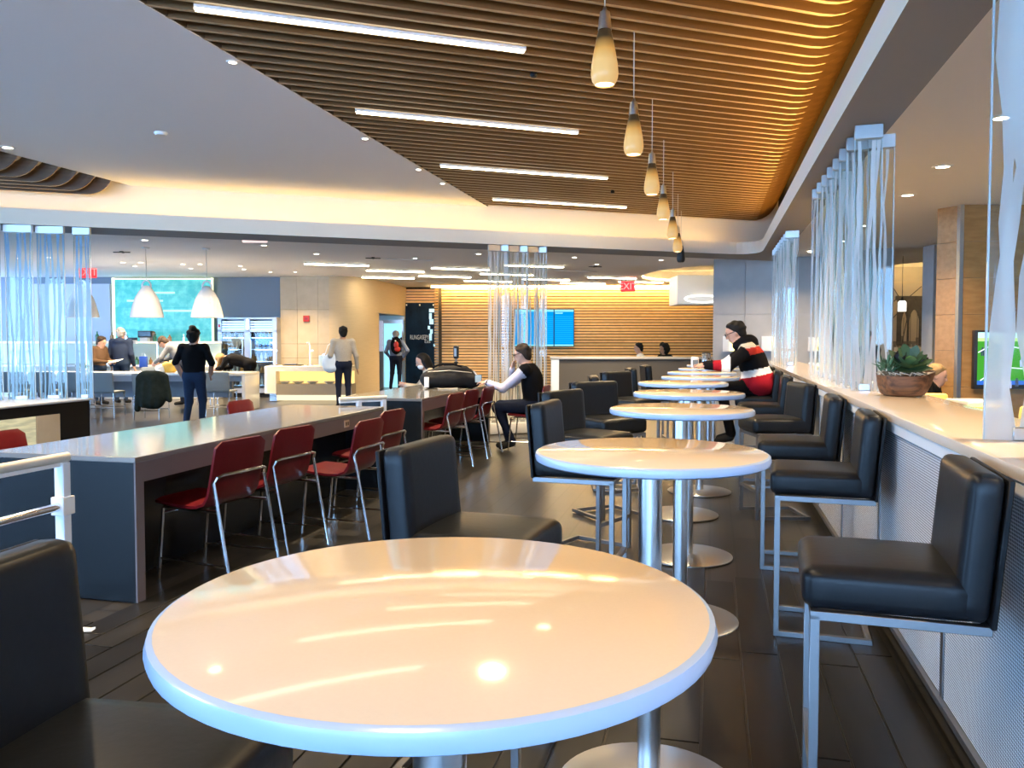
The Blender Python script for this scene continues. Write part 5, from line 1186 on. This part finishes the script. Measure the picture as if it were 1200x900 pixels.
# black duffel bag on the second communal table
def bag(name, label, loc, rz, prims, matl, vox=.012, cat='bag', parts=None):
    t = thing(name, label, cat, loc, rz); f = Fig()
    for q in prims: (f.cone if q[0] == 'c' else f.ell)(*q[1:])
    link('bag_body', f.mesh('bag_body', matl if isinstance(matl, list) else [matl], vox), t)
    if parts: parts(t)
    return t
def dparts(t):
    m = MB(); m.tube([(-.22, -.10, .27), (-.12, -.16, .31), (.05, -.16, .31), (.15, -.12, .28)], .014, 6); m.build('handle', FC['black'], t, smooth=True)
    m = MB(); m.tube([(.30, -.05, .22), (.38, -.10, .12), (.46, -.12, .04), (.50, -.1, .015)], .010, 6); m.build('strap', mat('strap_grey', (.4,.4,.4), .6), t, smooth=True)
    m = MB(); m.box(-.32, -.26, -.20, -.185, .02, .15); m.build('luggage_tag', M_white, t, bevel=.004)
    m = MB(); m.tube([(-.28, -.14, .215), (0, -.165, .235), (.28, -.13, .205)], .006, 5); m.build('zip', M_darksteel, t)
bag('duffel_bag', 'bulky black bag lying on the far communal table', F(U(528, 10.5), 10.5, .786), YAW, [('e', (-.05, 0, .12), (.34, .19, .12), 0, .05), ('e', (.02, .02, .19), (.28, .15, .10), 0, .06), ('e', (-.27, -.02, .11), (.11, .16, .11), 0, .05), ('e', (.27, .02, .10), (.13, .14, .10), 0, .05), ('e', (.05, -.02, .25), (.18, .10, .05), 0, .04)], mat('bag_black', (.006,.006,.007), .75, spec=.2, bump=.4, noise=((14,14,14), .3, (.014,.014,.015))), .012, parts=dparts)
m = MB(); v = Vector((-3.22, 9.75, .786)); m.box(-.12, .12, -.08, .08, 0, .012, T(v.x, v.y, v.z, .4)); tag(m.build('magazine', mat('mag_tan', (.42,.36,.24), .5, noise=((20,20,20), .3, (.2,.24,.28)))), 'folded magazine by the black bag', 'magazine')
v = Vector((-3.2, 10.45, .786)); t = thing('open_newspaper', 'open newspaper propped on the table before the man in the vest', 'newspaper', v, .3)
m = MB()
for k in range(4): m.add([(-.16, -.2+k*.02, .0), (.12, -.22, .01), (.22-k*.03, -.12, .13-k*.02), (-.1, -.1, .16-k*.02)], [(0, 1, 2, 3)])
m.build('page', mat('newsprint', (.55,.52,.42), .7, noise=((30,30,30), .2, (.3,.3,.28))), t)
m = MB(); m.box(-.1, .1, -.28, -.2, 0, .012); m.build('fold', FC['black'], t)
t = thing('phone', 'phone held by the man in the vest', 'phone', (-2.87, 9.93, .905), 0); m = MB(); m.box(-.045, .045, -.006, .006, -.04, .06); m.build('case', M_blackp, t, bevel=.003); m = MB(); m.box(-.04, .04, -.008, -.006, -.035, .055); m.build('screen', mat('phone_screen', (.3,.35,.3), .1), t)
# sanitizer stand
t = thing('sanitizer_stand', 'black hand sanitizer dispenser on a pole before the timber wall', 'dispenser', F(U(534.5, 15), 15), YAW)
m = MB(); m.cushion(0, 0, H(412.5, 15), .10, .10, .25, .03, 0, 6); m.build('dispenser', M_blackp, t, smooth=True); m = MB(); m.box(-.035, .01, -.056, -.05, H(417.5, 15), H(408, 15)); m.build('window', M_white, t); m = MB(); m.tube([(0, 0, .02), (0, 0, H(420, 15))], .016, 8); m.build('pole', M_darksteel, t); m = MB(); m.lathe([(.16, 0), (.16, .015), (.03, .03)], 20); m.build('base', M_blackp, t); m = MB(); m.lathe([(.045, H(424, 15)), (.02, H(427, 15))], 10); m.build('neck', M_blackp, t)
# tote, backpack, jacket, bags, paper
def totep(t): 
    m = MB(); m.tube([(-.12, 0, .33), (-.05, .02, .55), (.04, .04, .62), (.10, .02, .50), (.12, 0, .33)], .010, 6); m.build('strap', FC['white'], t, smooth=True)
bag('tote_bag', 'pale tote bag hanging from the shoulder of the man in the tan sweater', F(U(387, 16.85), 16.85, .74), YAW, [('e', (0, 0, .18), (.17, .07, .20), 0, .04), ('e', (.02, 0, .08), (.15, .07, .08), 0, .04), ('e', (.05, .0, .33), (.09, .05, .10), 0, .04)], mat('tote_pale', (.62,.70,.76), .7), .014, parts=totep)
def bpp(t):
    for x in (-.10, .10): m = MB(); m.tube([(x, .05, .42), (x*1.2, .16, .46), (x*1.3, .24, .30), (x*1.1, .14, .06)], .018, 6); m.build('shoulder_strap', FC['black'], t, smooth=True)
    m = MB(); m.ball((.02, -.115, .26), .07, .03, .10, 10); m.ball((.05, -.11, .14), .09, .03, .07, 10); m.build('red_pocket', mat('pack_red', (.55,.03,.02), .6), t, smooth=True)
    m = MB(); m.ball((.0, -.13, .37), .025, .015, .025, 8); m.build('badge', M_white, t)
bag('backpack', 'red and black backpack worn by the man in the doorway', F(U(464.5, 22.72), 22.68, 1.0), YAW, [('e', (0, 0, .24), (.155, .10, .25), 0, .04), ('e', (0, -.05, .15), (.13, .07, .13), 0, .04)], FC['black'], .014, parts=bpp)
J_ = [('e', (0, .02, .62), (.25, .07, .08), 0, .05), ('e', (-.12, -.01, .40), (.13, .05, .26), 0, .10), ('e', (.10, -.02, .38), (.15, .055, .28), 0, .10), ('e', (0, -.02, .20), (.22, .05, .16), 0, .10), ('c', (.24, 0, .60), (.31, .0, .20), .05, .045, 0, .05), ('c', (-.22, .01, .56), (-.25, 0, .04), .05, .05, 0, .05), ('c', (.05, -.07, .56), (.02, -.07, .12), .02, .03, 0, .04), ('c', (-.10, -.05, .5), (-.13, -.06, .1), .02, .03, 0, .04)]
jk = bag('hung_jacket', 'dark green jacket draped over a grey chair at the white table', F(U(177, 14.15), 14.15, .16), YAW, J_, mat('jacket_green', (.010,.016,.014), .85, spec=.1, bump=.5, noise=((12,12,12), .3, (.022,.030,.026))), .014, 'jacket')
def ybp(t): m = MB(); m.tube([(-.12, -.06, .20), (-.02, -.12, .25), (.08, -.1, .22)], .014, 6); m.build('dark_strap', FC['navy'], t, smooth=True)
bag('yellow_bag', 'yellow and white bag lying on the white table', F(U(188, 15.9), 16.2, .756), YAW, [('e', (.06, 0, .11), (.18, .12, .12), 0, .04), ('e', (-.10, -.02, .08), (.12, .12, .08), 1, .04), ('e', (.12, .03, .17), (.10, .08, .07), 0, .04)], [mat('bag_yellow', (.75,.42,.04), .6, bump=.5, noise=((12,12,12), .3, (.85,.55,.10))), FC['white']], .014, parts=ybp)
t = thing('blue_shopping_bag', 'upright blue bag on the bar counter', 'bag', F(U(168, 18.9), 18.9, H(430, 19.3)), YAW); m = MB(); m.box(-.08, .08, -.05, .05, 0, .26); m.build('bag_body', mat('bag_blue', (.03,.10,.55), .5), t, bevel=.01); m = MB(); m.tube([(-.04, 0, .26), (-.03, 0, .33), (.03, 0, .33), (.04, 0, .26)], .006, 6); m.build('handle', M_white, t)
m = MB(); m.box(-.11, .11, -.15, .15, 0, .004); o = tag(m.build('paper_sheet', M_white), 'white sheet held by the person in the brown jacket', 'paper'); o.location = F(U(135, 17.55), 17.55, H(423, 17.6)); o.rotation_euler = (R(10), R(-8), YAW)
t = thing('potted_greens', 'dark leafy centrepiece on the white table behind the glass screen', 'plant', F(U(98, 16.2), 16.2, .756), YAW); m = MB(); m.lathe([(.09, 0), (.11, .07), (.10, .08)], 14); m.build('pot', M_greyfab, t, smooth=True)
for i in range(26): a = rnd.uniform(0, 6.28); o = link('leaf', lb, t); o.location = (rnd.uniform(-.1, .1), rnd.uniform(-.04, .04), .07); o.rotation_euler = (0, -R(rnd.uniform(5, 60)), a); o.scale = (1.3, 1.3, 1.3)
# canister and napkins on the eighth table
t = thing('silver_canister', 'silver canister standing on a far round table by the striped sleeve', 'canister', (-.06, 9.95, 1.071)); m = MB(); m.lathe([(.05, 0), (.052, .01), (.052, .17), (.046, .18), (0, .18)], 20, close=False); m.build('can', M_chrome, t, smooth=True); m = MB(); m.lathe([(.05, .172), (.05, .186), (0, .188)], 20, close=False); m.build('lid', M_blackp, t)
t = thing('napkin_holder', 'white napkin holder beside the silver canister', 'napkin holder', (-.19, 9.85, 1.071), .2); m = MB(); m.cushion(0, 0, .07, .09, .07, .14, .025, 0, 6); m.build('holder', M_white, t, smooth=True); m = MB(); m.box(-.03, .03, -.037, -.033, .03, .10); m.build('slot', M_greyfab, t)
# scrap of paper on the floor
m = MB(); m.add([(0, 0, .002), (.05, .012, .004), (.045, .05, .012), (.012, .055, .004), (-.01, .03, .014)], [(0, 1, 2, 3, 4)]); m.add([(0, 0, .0), (.05, .012, .001), (.045, .05, .004), (.012, .055, .001), (-.01, .03, .006)], [(4, 3, 2, 1, 0)])
o = tag(m.build('paper_scrap', M_white), 'torn scrap of white paper on the dark floor by the table end', 'paper'); o.location = (-2.95, 3.28, .001)
